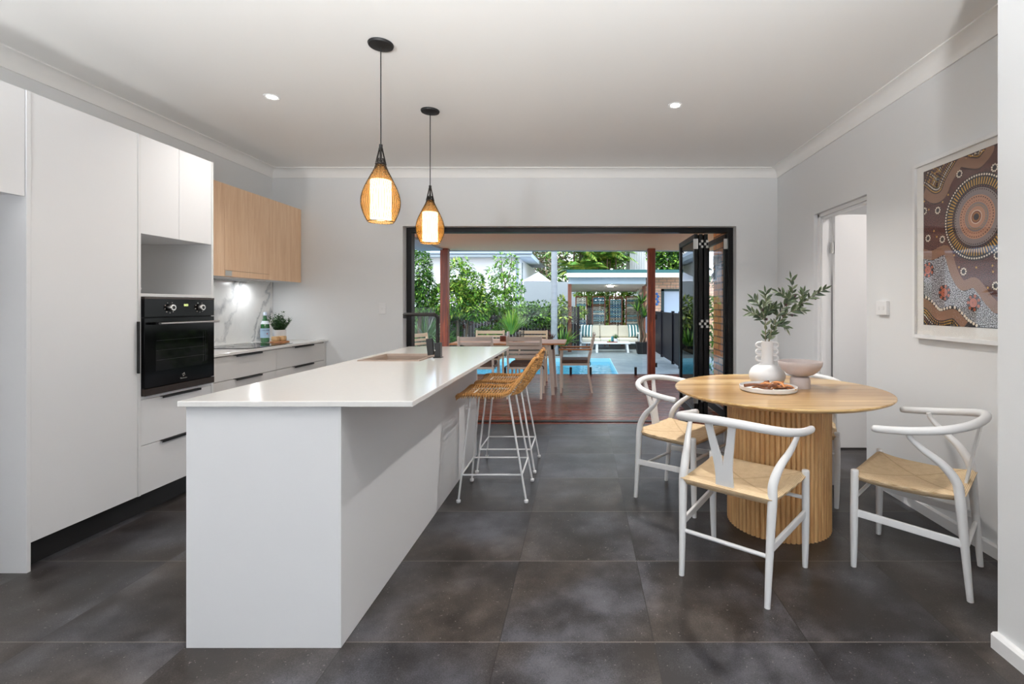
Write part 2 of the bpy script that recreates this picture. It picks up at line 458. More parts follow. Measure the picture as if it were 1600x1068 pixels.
# cabinet over the fridge space, open space below
f = thing('fridge_cabinet', 'white overhead cabinet above the open fridge space at the left edge', 'cabinet', (-2.95, 1.85, 1.78))
MB().box(XL+.003, XD-.022, 1.36, Y0-.002, 1.782, ZT).build('body', m_carcass, f)
MB().box(XD-.02, XD, 1.36, 1.822, 1.772, ZT).build('door', m_cab, f, bevel=.0012)
MB().box(XD-.02, XD, 1.825, Y0-.003, 1.772, ZT).build('door', m_cab, f, bevel=.0012)
t = thing('light_block_panel', 'unseen white full-height panel added to keep light off the fridge space', 'panel', (-2.95, 1.35, 0))  # out of view, added to block light from behind and darken the recess
MB().box(XL+.003, XD+.004, 1.338, 1.356, 0, ZT).build('panel', m_cab, t, bevel=.001)
t = thing('tall_end_panel', 'white full-height end panel between the fridge space and the tall pantry', 'panel', (-2.95, Y0, 0))
MB().box(XL+.003, XD+.004, Y0, Y1, 0, ZT).build('panel', m_cab, t, bevel=.001)
t = thing('pantry_cabinet', 'tall white pantry cabinet with one full-height door and black edge pull', 'cabinet', (-2.95, 2.58, 0))
MB().box(XL+.003, XD-.022, Y1+.001, Y2, ZB, ZT).build('body', m_carcass, t)
MB().box(XD-.02, XD, Y1+.003, Y2-.003, ZB+.001, ZT).build('door', m_cab, t, bevel=.0012)
MB().box(XD-.012, XD+.016, Y2-.0075, Y2-.0035, .86, 1.165).box(XD+.013, XD+.016, Y2-.014, Y2-.0035, .86, 1.165).build('handle', m_black, t)
t = thing('oven_tower', 'tall white oven cabinet with twin upper doors, open niche and lower drawers', 'cabinet', (-2.95, 3.16, 0))
b = MB()
b.box(XL+.003, XD+.002, Y2, Y2+.017, ZB, ZT); b.box(XL+.003, XD+.002, Y3-.017, Y3, 0, ZT)
b.box(XL+.003, XD-.022, Y2+.017, Y3-.017, 1.69, ZT); b.box(XL+.003, XL+.02, Y2+.017, Y3-.017, ZB, 1.69)
b.box(XL+.02, XD, Y2+.017, Y3-.017, 1.314, 1.332); b.box(XL+.02, XD-.0, Y2+.017, Y3-.017, .7, .717)
b.box(XL+.02, XD-.022, Y2+.017, Y3-.017, ZB, .7)
b.build('body', m_carcass, t)
ym = 3.162
for a, c in ((Y2+.018, ym-.0015), (ym+.0015, Y3-.018)): MB().box(XD-.02, XD, a, c, 1.688, ZT).build('door', m_cab, t, bevel=.0012)
for z0, z1 in ((.4245, .697), (ZB+.001, .4215)):
    dd = MB().box(XD-.02, XD, Y2+.019, Y3-.019, z0, z1).build('drawer', m_cab, t, bevel=.0012)
    MB().box(XD-.01, XD+.017, 3.02, 3.325, z1-.0015, z1+.0015).box(XD+.0145, XD+.017, 3.02, 3.325, z1-.012, z1+.0015).build('handle', m_black, dd)
t = thing('kickboard', 'black recessed kickboard under the tall pantry and oven cabinets', 'kickboard', (-2.7, 2.9, 0))
MB().box(-2.70, -2.682, Y1, Y3-.02, 0, ZB-.001).build('board', m_blackmatt, t)
# small white dish in the niche
t = thing('small_dish', 'tiny white dish in the open niche above the oven', 'dish', (-2.70, 2.935, 1.332))
MB().lathe([(0,0),(.018,0),(.03,.02),(.034,.034),(.031,.034),(.02,.008),(0,.006)], 20, (-2.70,2.935,1.332)).build('dish', m_white, t, smooth=50)

# ---- oven
m_ovg = M('oven_glass', (5,5,6), .09, spec=.09)
m_ovw = M('oven_window', (12,12,14), .05, spec=.22)
m_ovt = M('oven_trim', (62,54,50), .25, .8)
m_print = M('grey_print', (170,168,165), .5)
oy0, oy1, oz0, oz1 = Y2+.019, Y3-.019, .719, 1.312
t = thing('oven', 'black glass built-in electric oven with two knobs and steel bar handle', 'oven', (-2.6, 3.16, .719))
MB().box(XD-.5, XD+.001, oy0+.002, oy1-.002, oz0+.004, oz1-.002).build('body', m_blackmatt, t)
xf = XD+.022
MB().box(XD+.001, xf, oy0, oy1, 1.19, oz1-.012).build('control_panel', m_ovg, t, bevel=.0015)
MB().box(XD+.001, xf+.001, oy0, oy1, oz1-.012, oz1).build('top_trim', m_ovt, t)
MB().box(XD+.001, xf+.001, oy0, oy1, oz0, oz0+.042).build('bottom_trim', m_ovt, t, bevel=.001)
dr = MB().box(XD+.001, xf, oy0, oy1, oz0+.045, 1.184).build('oven_door', m_ovg, t, bevel=.002)
MB().box(xf, xf+.0008, oy0+.075, oy1-.06, .86, 1.10).build('window', m_ovw, dr)
rk = MB()
for z in (.925, .985, 1.045): rk.tube([(xf+.0012, oy0+.08, z), (xf+.0012, oy1-.09, z)], .0007, 5)
for y in (oy1-.1, oy1-.082): rk.tube([(xf+.0012, y, .88), (xf+.0012, y, 1.085)], .0006, 5)
rk.build('rack_rails', M('rail_grey', (60,60,62), .5), dr)
MB().tube([(xf+.04, oy0+.06, 1.150), (xf+.04, oy1-.012, 1.150)], .0095, 12, flat=.8).build('handle', m_chrome, dr, smooth=40)
for q0 in (oy0+.075, oy1-.04): MB().box(xf, xf+.036, q0, q0+.015, 1.143, 1.157).build('handle_mount', m_black, dr)
for y in (3.065, 3.305):
    kb = MB().lathe([(0,0),(.021,0),(.0205,.022),(.018,.025),(0,.025)], 24)
    kb.v = [(xf+z, y+x, 1.247+yy) for x, yy, z in kb.v]
    k = kb.build('knob', M('knob_steel', (190,186,182), .25, 1), t, smooth=40)
    ck = MB().lathe([(0,.0252),(.011,.0252),(.011,.0262),(0,.0262)], 16); ck.v = [(xf+z, y+x, 1.247+yy) for x, yy, z in ck.v]
    ck.build('knob_face', m_black, k)
    mk = MB()
    for i in range(9):
        a = PI*.15+i*PI*1.7/8
        mk.box(xf, xf+.0006, y+.038*math.sin(a)-.003, y+.038*math.sin(a)+.003, 1.247+.033*math.cos(a)-.0025, 1.247+.033*math.cos(a)+.0025)
    mk.build('dial_marks', m_print, t)
RL = (PI/2, 0, PI/2)
text('clock_display', '0:03', .02, M('clock_digits', (225,240,160), .5, emit=(220,235,150), es=1.5), t, (xf+.0008, 3.19, 1.262), RL)
text('lettering', 'Electrolux', .013, m_print, dr, (xf+.0012, 3.17, .79), RL)
lg = MB()
for a in range(4):
    q = a*PI/2+PI/4
    lg.tube([(xf+.001, 3.17+.004*math.cos(q), .812+.004*math.sin(q)), (xf+.001, 3.17+.013*math.cos(q+.3), .812+.013*math.sin(q+.3)), (xf+.001, 3.17+.008*math.cos(q+1.1), .812+.008*math.sin(q+1.1))], .0012, 5)
lg.build('emblem', m_print, dr)

# ---- base cabinets, worktop, cooktop
XB = -2.705
t = thing('base_cabinet', 'low grey base cabinet with two rows of drawers under the cooktop worktop', 'cabinet', (-2.95, 4.3, 0))
MB().box(XL+.003, XB-.022, Y3+.001, YF-.003, .13, .878).build('body', m_grey, t)
MB().box(XB-.02, XB, 5.105, YF-.003, .13, .876).build('filler_panel', m_grey, t)
MB().box(-2.78, -2.762, Y3, YF-.003, 0, .13).build('kickboard', m_blackmatt, t)
for ya, yb, h0, h1 in ((Y3+.004, 4.307, 3.786, 4.095), (4.310, 5.102, 4.558, 4.883)):
    for z0, z1 in ((.690, .872), (.412, .686), (.134, .408)):
        dd = MB().box(XB-.02, XB, ya, yb, z0, z1).build('drawer', m_grey, t, bevel=.0012)
        MB().box(XB-.01, XB+.02, h0, h1, z1-.0005, z1+.0025).box(XB+.0175, XB+.02, h0, h1, z1-.012, z1+.0025).build('handle', m_black, dd)
t = thing('worktop', 'white stone worktop along the left wall holding the cooktop', 'worktop', (-2.98, 4.3, .878))
MB().box(XL+.003, -2.688, Y3+.001, YF-.003, .879, .900).build('slab', m_stone, t, bevel=.002)
t = thing('splashback', 'white splashback panel with grey marble veining behind the cooktop', 'splashback', (XL, 4.3, .9))
MB().box(XL+.003, XL+.014, Y3+.001, YF-.012, .9005, 1.506).build('panel', m_marble, t)
t = thing('cooktop', 'black glass induction cooktop set in the white worktop', 'cooktop', (-2.98, 4.33, .9))
MB().box(-3.2, -2.745, 4.02, 4.62, .9005, .9055).build('glass', M('hob_glass', (10,10,11), .04, spec=.6), t, bevel=.001)
zr = MB()
for x, y, r in ((-3.07,4.17,.075), (-2.88,4.17,.095), (-3.07,4.46,.1), (-2.88,4.46,.07)):
    zr.lathe([(r-.001,.0062),(r,.0062),(r,.0056),(r-.001,.0056)], 32, (x,y,.9), closed=True)
zr.build('zone_rings', M('hob_print', (70,70,72), .4), t)

# ---- oak overhead cabinets with rangehood
XO = -2.97
t = thing('overhead_cabinet', 'oak-faced overhead cupboards on the left wall above the cooktop', 'cabinet', (-3.12, 4.3, 1.5))
MB().box(XL+.003, XO-.021, Y3+.001, YF-.003, 1.506, ZT-.002).build('body', m_carcass, t)
for a, c, z0 in ((Y3+.002, 4.043, 1.503), (4.046, 4.622, 1.555), (4.625, YF-.004, 1.503)):
    MB().box(XO-.019, XO, a, c, z0, ZT).build('door', m_oak, t, bevel=.001)
MB().box(XO-.019, XO, 4.046, 4.622, 1.503, 1.5525).build('rangehood_flap', m_oak, t, bevel=.001)
t = thing('rangehood', 'slim pull-out rangehood with steel end under the oak cupboards', 'rangehood', (-3.1, 4.33, 1.49))
MB().box(-3.24, XO-.03, 4.05, 4.62, 1.490, 1.5055).build('housing', m_trim, t, bevel=.002)
MB().box(XO-.018, XO+.004, 4.05, 4.125, 1.508, 1.553).build('steel_end', m_chrome, t, bevel=.001)
MB().box(-3.20, XO-.06, 4.12, 4.55, 1.487, 1.4895).build('filter', M('filter_mesh', (150,150,152), .35, 1), t)
MB().box(-3.23, -3.19, 4.06, 4.10, 1.486, 1.4895).build('light_lens', M('hood_led', (255,255,255), .4, emit=(240,246,255), es=20), t)
lamp('rangehood_light', 'AREA', (-3.13, 4.05, 1.478), 1.5, (.93,.97,1), (0, 0, 0), shape='DISK', size=.05)
lamp('rangehood_light', 'AREA', (-3.13, 4.66, 1.478), 1.6, (.93,.97,1), (0, 0, 0), shape='DISK', size=.05)

# ---- bottle, plant, wooden pots
m_green = M('bottle_green', (24,92,44), .08, spec=.6, coat=.5)
bx, by, bz = -3.10, 4.76, .900
t = thing('water_bottle', 'green glass water bottle with pale blue label on the left worktop', 'bottle', (bx, by, bz))
MB().lathe([(0,0),(.034,0),(.039,.006),(.039,.15),(.037,.175),(.027,.205),(.017,.232),(.0145,.25),(.0145,.272),(0,.272)], 28, (bx,by,bz)).build('glass_body', m_green, t, smooth=50)
MB().lathe([(.0396,.045),(.0396,.138)], 28, (bx,by,bz)).build('label', M('label_blue', (176,208,236), .6), t, smooth=60)
MB().lathe([(.0365,.178),(.0292,.200),(.0235,.214)], 28, (bx,by,bz)).build('neck_label', M('label_white', (222,230,240), .6), t, smooth=60)
MB().lathe([(0,.262),(.017,.262),(.0165,.29),(.013,.295),(0,.295)], 20, (bx,by,bz)).build('cap', M('cap_silver', (205,215,232), .3, .6), t, smooth=50)
m_lblink = M('label_ink', (52,66,120), .5)
for k, chh in enumerate('S.PELLEGRINO'):
    a = math.radians(-46+(k-5.5)*8.6)
    o = text('lettering', chh, .0125, m_lblink, t, (bx+.0402*math.cos(a), by+.0402*math.sin(a), bz+.118), (PI/2, 0, a+PI/2))
a = math.radians(-30)
st = MB(); cx, cy = bx+.0403*math.cos(a), by+.0403*math.sin(a)
pts = []
for k in range(10):
    r = .009 if k % 2 == 0 else .004; q = PI/2+k*PI/5
    pts.append((cx-math.sin(a)*r*math.cos(q), cy+math.cos(a)*r*math.cos(q), bz+.085+r*math.sin(q)))
st.add(pts, [tuple(range(10))]); st.build('red_star', M('star_red', (185,40,60), .5), t)

def leafmesh(mb, base, d, L, W, up=(0,0,1), mi=None, fold=.15, droop=0.0):
    """a pointed leaf folded along its midrib"""
    d = Vector(d).normalized(); u = Vector(up); s = d.cross(u)
    if s.length < 1e-3: s = d.orthogonal()
    s.normalize(); n = s.cross(d)
    b = Vector(base); P = []
    for t, w in ((0,.12), (.35,1.0), (.7,.75), (1.0,.0)):
        c = b+d*L*t-Vector((0,0,1))*droop*L*t*t
        P.append((c-s*W*w*.5+n*fold*W*w, c, c+s*W*w*.5+n*fold*W*w))
    vs = [v for p in P[:3] for v in p]+[P[3][1]]
    fs = [(0,1,4,3), (1,2,5,4), (3,4,7,6), (4,5,8,7), (6,7,9), (7,8,9)]
    mb.add(vs, fs, mi)
m_herb = M('herb_green', (52,86,44), .55); m_herb2 = M('herb_dark', (33,60,33), .55)
px_, py_ = -3.02, 4.86
t = thing('potted_herb', 'bushy green plant in a white pot at the end of the left worktop', 'plant', (px_, py_, .9))
MB().lathe([(0,0),(.05,0),(.057,.01),(.061,.118),(.057,.118),(.053,.1),(0,.1)], 28, (px_,py_,.9)).build('pot', m_white, t, smooth=45)
fm = MB(); rnd = random.Random(3)
for k in range(60):
    a = rnd.uniform(0, 2*PI); lean = rnd.uniform(.1, 1.0); H = rnd.uniform(.09, .2)*(1.12-.4*lean)
    p0 = Vector((px_+.03*math.cos(a)*lean, py_+.03*math.sin(a)*lean, 1.0))
    d = Vector((math.cos(a)*lean*.75, math.sin(a)*lean*.75, 1)).normalized()
    if p0.x + d.x*H < XL+.04: d.x *= .3
    for q in range(9):
        t_ = (q+1)/9; p = p0+d*H*t_
        for sd in (-1, 1):
            dd = (d*.8+Vector((-math.sin(a+q), math.cos(a+q), 0))*sd*.9)
            leafmesh(fm, p, dd, .028, .010, mi=rnd.choice((0,0,1)))
fm.build('foliage', [m_herb, m_herb2], t, recalc=False)
m_cork = wood('pale_turned_wood', (214,178,132), (190,150,104), axis=0, sc=5)
tx, ty = -2.93, 4.72
t = thing('round_board', 'round brown wooden board under two pale wooden pots by the plant', 'board', (tx, ty, .9))
MB().lathe([(0,0),(.078,0),(.083,.004),(.083,.011),(.079,.015),(0,.015)], 32, (tx,ty,.9)).build('disc', wood('brown_board', (170,116,72), (134,86,50), axis=0, sc=3), t, smooth=40)
for (dx, dy, lab) in ((-.022,-.033,'pale round wooden pinch pot on the board, nearer the cooktop'), (.0,.042,'pale round wooden pinch pot on the board, nearer the far wall')):
    t = thing('pinch_pot', lab, 'pot', (tx+dx, ty+dy, .915), group='wooden pinch pots')
    MB().lathe([(0,0),(.03,0),(.034,.008),(.034,.042),(.031,.046),(.024,.045),(.02,.03),(0,.028)], 24, (tx+dx,ty+dy,.9155)).build('bowl', m_cork, t, smooth=45)

# ================================================================ island
IX0, IX1, IY0, IY1 = -1.472, -.615, 1.768, 4.14
t = thing('island_bench', 'long white kitchen island base with plain panelled end and side', 'kitchen island', (-1.17, 2.95, 0))
MB().box(-1.456, -.893, 1.79, 1.808, 0, .8905).build('end_panel', m_cab, t, bevel=.001)
MB().box(-1.452, -.905, 1.809, 4.10, 0, .72).box(-1.452, -1.43, 1.809, 4.10, .72, .8905).build('body', m_cab, t)
MB().box(-.904, -.886, 1.7905, 4.105, 0, .8905).build('side_panel', m_cab, t, bevel=.001)
SX0, SX1, SY0, SY1 = -1.395, -1.02, 3.05, 3.46
t = thing('island_benchtop', 'white polished stone benchtop overhanging the kitchen island', 'benchtop', (-1.04, 2.95, .891))
b = MB(); z0, z1 = .891, .912
g = .006
xs = [IX0, SX0+g, SX1-g, IX1]; ys = [IY0, SY0+g, SY1-g, IY1]
vs = [(x, y, z) for z in (z0, z1) for y in ys for x in xs]
fs = []
def I(i, j, k): return k*16+j*4+i
for j in range(3):
    for i in range(3):
        if (i, j) == (1, 1): continue
        fs += [(I(i,j,1), I(i+1,j,1), I(i+1,j+1,1), I(i,j+1,1)), (I(i,j,0), I(i,j+1,0), I(i+1,j+1,0), I(i+1,j,0))]
for i in range(3): fs += [(I(i,0,0), I(i+1,0,0), I(i+1,0,1), I(i,0,1)), (I(i,3,0), I(i,3,1), I(i+1,3,1), I(i+1,3,0))]
for j in range(3): fs += [(I(0,j,0), I(0,j,1), I(0,j+1,1), I(0,j+1,0)), (I(3,j,0), I(3,j+1,0), I(3,j+1,1), I(3,j,1))]
fs += [(I(1,1,0), I(1,1,1), I(2,1,1), I(2,1,0)), (I(1,2,0), I(2,2,0), I(2,2,1), I(1,2,1)), (I(1,1,0), I(1,2,0), I(1,2,1), I(1,1,1)), (I(2,1,0), I(2,1,1), I(2,2,1), I(2,2,0))]
b.add(vs, fs); b.build('slab', m_stone, t, bevel=.0025)
# sink
m_sink = M('sink_taupe', (150,132,120), .5)
t = thing('sink', 'taupe composite sink set into the white island benchtop', 'sink', (-1.2, 3.25, .912))
b = MB()
def ring(x0, x1, y0, y1, z): return [(x0,y0,z), (x1,y0,z), (x1,y1,z), (x0,y1,z)]
R_ = [ring(SX0-.01, SX1+.01, SY0-.01, SY1+.01, .9125), ring(SX0-.008, SX1+.008, SY0-.008, SY1+.008, .918), ring(SX0+.012, SX1-.012, SY0+.012, SY1-.012, .918),
      ring(SX0+.018, SX1-.018, SY0+.018, SY1-.018, .905), ring(SX0+.035, SX1-.035, SY0+.035, SY1-.035, .745)]
b.v = [p for r in R_ for p in r]
for i in range(4):
    for k in range(4): b.f.append((i*4+k, i*4+(k+1) % 4, i*4+4+(k+1) % 4, i*4+4+k)); b.mi.append(0)
b.f.append((16,17,18,19)); b.mi.append(0)
b.build('basin', m_sink, t)
MB().lathe([(0,0),(.04,0),(.042,.003),(0,.004)], 20, (-1.21,3.25,.746)).build('drain', m_chrome, t, smooth=50)
# tap
tx, ty, tz = -.955, 3.245, .912
t = thing('kitchen_tap', 'matte black square gooseneck tap beside the island sink', 'tap', (tx, ty, tz))
MB().box(tx-.03, tx+.026, ty-.028, ty+.028, tz, tz+.006).box(tx-.022, tx+.018, ty-.022, ty+.022, tz+.006, tz+.1).build('base', m_black, t, bevel=.003)
pp = [(tx-.007, ty, tz+.09), (tx-.007, ty, tz+.26)]+[(tx-.007-.028*(1-math.cos(a)), ty, tz+.26+.028*math.sin(a)) for a in [k*PI/2/6 for k in range(1, 7)]]+[(tx-.235, ty, tz+.288)]
MB().tube(pp, .0115, 4, up=(0,1,0)).build('spout', m_black, t)
MB().tube([(tx-.225, ty, tz+.288), (tx-.225, ty, tz+.262)], .012, 12).build('nozzle', m_black, t)
rot = Matrix.Translation((tx-.046, ty-.03, tz+.075)) @ Matrix.Rotation(math.radians(-6), 4, 'Y')
MB().box(-.021, .021, -.012, .012, -.055, .055, mat=rot).build('lever', m_black, t, bevel=.003)
MB().tube([(tx-.03, ty-.02, tz+.05), (tx-.005, ty-.01, tz+.05)], .008, 10).build('lever_joint', m_chrome, t)

# switches
def switch(name, lab, x0, x1, y0, y1, z0, z1, face):
    cx, cy = (x0+x1)/2, (y0+y1)/2
    t = thing(name, lab, 'switch', (cx, cy, (z0+z1)/2))
    MB().box(x0, x1, y0, y1, z0, z1).build('plate', m_trim, t, bevel=.002)
    zc = (z0+z1)/2
    if face == 'y': MB().box(cx-.008, cx+.008, y0-.003, y0, zc-.014, zc+.014).build('rocker', m_white, t, bevel=.001)
    else:
        for dy in (-.025, .025): MB().box(x0-.003, x0, cy+dy-.008, cy+dy+.008, zc-.014, zc+.014).build('rocker', m_white, t, bevel=.001)
switch('light_switch', 'small white switch plate on the far wall left of the opening', -2.148, -2.072, YF-.009, YF-.003, 1.168, 1.285, 'y')
switch('light_switch', 'square white switch plate on the right wall beside the doorway', XR-.022, XR, 3.275, 3.39, 1.195, 1.29, 'x')

# ================================================================ pendants
m_amber = NT('amber_shade'); m_amber.n.remove(m_amber.b)
_tr = m_amber.new('ShaderNodeBsdfTransparent'); _tr.inputs[0].default_value = (.98,.88,.68,1)
_tl = m_amber.new('ShaderNodeBsdfTranslucent'); _tl.inputs[0].default_value = (*lin((240,176,84)), 1)
_df = m_amber.new('ShaderNodeBsdfDiffuse'); _df.inputs[0].default_value = (*lin((232,170,88)), 1)
_a = m_amber.new('ShaderNodeMixShader'); _b = m_amber.new('ShaderNodeMixShader'); _a.inputs[0].default_value = .5; _b.inputs[0].default_value = .27
m_amber.l.new(_tl.outputs[0], _a.inputs[1]); m_amber.l.new(_df.outputs[0], _a.inputs[2]); m_amber.l.new(_tr.outputs[0], _b.inputs[1]); m_amber.l.new(_a.outputs[0], _b.inputs[2]); m_amber.l.new(_b.outputs[0], m_amber.out.inputs[0])
m_amber = m_amber.m
m_lit = M('lit_shade', (255,236,200), .5, emit=(255,238,206), es=4.2)
m_wire = M('shade_wire', (30,24,20), .4, .3)
PROF = [(.0075,0),(.0085,.01),(.016,.045),(.025,.085),(.036,.118),(.052,.15),(.070,.187),(.087,.225),(.098,.262),(.1025,.292),(.100,.325),(.090,.36),(.077,.39),(.068,.406)]
def pendant(loc, lab):
    t = thing('pendant_light', lab, 'pendant light', loc, group='teardrop pendant lights over the island')
    x, y, zc = loc; zt = 2.125
    MB().lathe([(0,0),(.066,0),(.068,-.004),(.064,-.014),(.02,-.024),(0,-.024)], 32, loc).build('canopy', m_blackmatt, t, smooth=40)
    MB().tube([(x,y,zc-.02), (x,y,zt-.0)], .0033, 8).build('cord', m_blackmatt, t)
    MB().lathe([(0,-.012),(.0085,-.012),(.0095,0),(.0095,.02),(0,.02)][::-1], 16, (x,y,zt)).build('cap', m_blackmatt, t, smooth=40)
    w = MB(); pr = catmull([(r, 0, z) for r, z in PROF], 3)
    N = 44
    for k in range(N):
        a = 2*PI*k/N
        pts = [(x+p.x*math.cos(a), y+p.x*math.sin(a), zt-p.z) for p in (pr if k % 11 == 0 else pr[7:])]
        w.tube(pts, .0011, 4, caps=False)
    for r, z, q in ((.068,.406,.0022), (.026,.088,.0045), (.0095,.012,.003)):
        w.tube([(x+r*math.cos(a), y+r*math.sin(a), zt-z) for a in [2*PI*k/36 for k in range(36)]], q, 6, closed=True)
    for k in range(4):
        a = 2*PI*k/4+.4
        w.tube([(x+p.x*math.cos(a), y+p.x*math.sin(a), zt-p.z) for p in pr[:10]], .0042, 6)
    w.build('wire_cage', m_wire, t, smooth=60)
    MB().lathe([(p.x-.0025, -p.z) for p in pr[9:]], 44, (x,y,zt)).build('amber_shade', m_amber, t, smooth=80)
    c = MB(); n = 60; rr = [.054+(.0012 if k % 2 else -.0012) for k in range(n)]
    vs = [(x+rr[k]*math.cos(2*PI*k/n), y+rr[k]*math.sin(2*PI*k/n), zt-z) for z in (.178, .39) for k in range(n)]
    c.add(vs, [(k, (k+1) % n, n+(k+1) % n, n+k) for k in range(n)]+[tuple(range(n)), tuple(range(2*n-1, n-1, -1))])
    c.build('inner_shade', m_lit, t)
    l = lamp('pendant_bulb', 'POINT', (x, y, zt-.43), 3.0, (1,.82,.58), shadow_soft_size=.05)
pendant((-1.106, 2.677, ZC), 'black teardrop wire pendant with glowing amber shade, the nearer over the island')
pendant((-1.12, 3.593, ZC), 'black teardrop wire pendant with glowing amber shade, the farther over the island')

# ================================================================ rattan bar stools
m_ratt = M('rattan', (208,146,78), .5, var=.25, nscale=60)
m_ratt2 = M('rattan_weave', (222,166,96), .55, var=.3, nscale=90)
SP = [(.240,.664),(.215,.683),(.14,.689),(.04,.684),(-.05,.686),(-.105,.706),(-.150,.757),(-.190,.808),(-.225,.858),(-.262,.912)]
def stool(loc, rz, lab):
    t = thing('bar_stool', lab, 'bar stool', loc, rz, group='rattan bar stools at the island')
    sp = catmull([(0, y, z) for y, z in SP], 6); L = len(sp)-1
    def hw(s):                       # half width along the profile, s 0 front .. 1 top
        a = .185
        if s < .12: a = .185*math.sqrt(max(0, 1-((.12-s)/.12)**2*.55))
        if s > .55: a = .185-.045*min(1, (s-.55)/.25)
        if s > .82: a = .140*math.sqrt(max(0.0, 1-((s-.82)/.18)**2*.6))
        return a
    def P(s, u, sag=1.0):
        f = s*L; i = min(int(f), L-1); p = sp[i].lerp(sp[i+1], f-i)
        n = (sp[i+1]-sp[i]).normalized(); nn = Vector((0, -n.z, n.y)) if True else None
        if nn.z < 0: nn = -nn
        bk = min(1, max(0, (s-.42)/.2)); dip = -(.012+.050*bk*bk*(3-2*bk))*(1-u*u)*min(1, s*6, .25+(1-s)*4)*sag
        return Vector((u*hw(s), p.y, p.z))+nn*dip
    S = [i/30 for i in range(31)]
    rim = [P(s, 1) for s in S]+[P(1, u) for u in (.6, .2, -.2, -.6)]+[P(s, -1) for s in reversed(S)]+[P(0, u) for u in (-.6, -.2, .2, .6)]
    MB().tube(rim, .0115, 8, closed=True).build('rim', m_ratt, t, smooth=70, world=False)
    w = MB()
    for i in range(1, 44):
        s = i/44
        w.tube([P(s, u) for u in (-1, -.8, -.55, -.28, 0, .28, .55, .8, 1)], .0040, 5, caps=False)
    for i in range(1, 52):          # wrapping turns of cane under the rim
        s = i/52+.009
        for sg in (-1, 1):
            c = P(s, sg); w.tube([c+Vector((-sg*.016,0,-.004)), c+Vector((-sg*.004,0,.013)), c+Vector((sg*.014,0,.002)), c+Vector((sg*.012,0,-.018)), c+Vector((-sg*.016,.004,-.016))], .0034, 4, caps=False)
    for u in (-.75, -.45, -.15, .15, .45, .75):
        w.tube([P(s, u)+Vector((0,0,-.004)) for s in S], .0032, 5, caps=False)
    w.build('woven_seat', m_ratt2, t, smooth=70, world=False)
    tops = {}; ring = {}
    for sx in (-1, 1):
        for fy in (1, -1):
            top = Vector((sx*.140, .150 if fy > 0 else -.098, .672)); ft = Vector((sx*.190, .217 if fy > 0 else -.217, .006))
            g = MB().tube([top, ft], .0068, 8)
            lg = g.build('leg', m_whitemetal, t, smooth=60, world=False)
            MB().lathe([(0,0),(.013,0),(.014,.003),(.014,.015),(.010,.018),(0,.018)], 14, (ft.x, ft.y, 0)).build('foot_cap', m_white, lg, smooth=50, world=False)
            tops[sx, fy] = top; ring[sx, fy] = top.lerp(ft, (top.z-.172)/(top.z-ft.z))
    o = [(-1,1), (1,1), (1,-1), (-1,-1)]
    b = MB()
    for i in range(4): b.tube([ring[o[i]], ring[o[(i+1) % 4]]], .0062, 8)
    b.build('footrest', m_whitemetal, t, smooth=60, world=False)
    b = MB()
    for i in range(4): b.tube([tops[o[i]], tops[o[(i+1) % 4]]], .0062, 8)
    for sx in (-1, 1): b.tube([(sx*.14, -.098, .672), (sx*.13, -.13, .70), (sx*.12, -.17, .765)], .006, 8)
    b.build('seat_frame', m_whitemetal, t, smooth=60, world=False)
stool((-.573, 3.305, 0), PI/2, 'woven rattan bar stool on white metal legs, nearer one at the island')
stool((-.572, 3.855, 0), PI/2, 'woven rattan bar stool on white metal legs, farther one at the island')

# ================================================================ round table
TX, TY, TZ, TR = 1.148, 2.85, .775, .59
t = thing('dining_table', 'round wooden dining table on a fluted drum pedestal', 'table', (TX, TY, 0))
MB().lathe([(0,-.012),(TR-.035,-.026),(TR-.006,-.014),(TR,-.008),(TR,-.003),(TR-.003,0),(0,0)], 96, (TX,TY,TZ)).build('tabletop', m_table, t, smooth=30)
n = 66; vs = []; prof = []
for k in range(n):
    for j in range(6):
        a = 2*PI*(k+j/6)/n; u = j/6
        r = .272+.0125*math.sqrt(max(0, 1-(2*u-1)**2))
        prof.append((TX+r*math.cos(a), TY+r*math.sin(a)))
pm = MB(); N = len(prof)
pm.add([(x, y, z) for z in (0, TZ-.024) for x, y in prof], [(k, (k+1) % N, N+(k+1) % N, N+k) for k in range(N)]+[tuple(range(N)), tuple(range(2*N-1, N-1, -1))])
pm.build('fluted_pedestal', m_flute, t, smooth=50)

# vase
m_cer = M('white_ceramic', (232,232,233), .6, bump=.08, nscale=60)
vx, vy = 1.16, 3.045
t = thing('vase', 'white ceramic vase with round body and looped handles on the round table', 'vase', (vx, vy, TZ))
MB().lathe([(0,0),(.075,0),(.098,.012),(.108,.038),(.107,.062),(.096,.088),(.075,.107),(.048,.118),(.038,.125),(.036,.14),(.036,.255),(.039,.262),(.034,.263),(.031,.25),(.031,.15),(.05,.105),(0,.03)], 48, (vx,vy,TZ)).build('body', m_cer, t, smooth=60)
for sg in (-1, 1):
    for z in (.155, .197, .238):
        x0 = sg*.030; x1 = sg*.064
        pts = [(x0,z+.013),(sg*.05,z+.016),(x1,z+.010),(sg*.068,z),(x1,z-.010),(sg*.05,z-.016),(x0,z-.013)]
        MB().tube(catmull([(vx+a, vy, TZ+b) for a, b in pts], 4), .0068, 8).build('handle', m_cer, t, smooth=60)
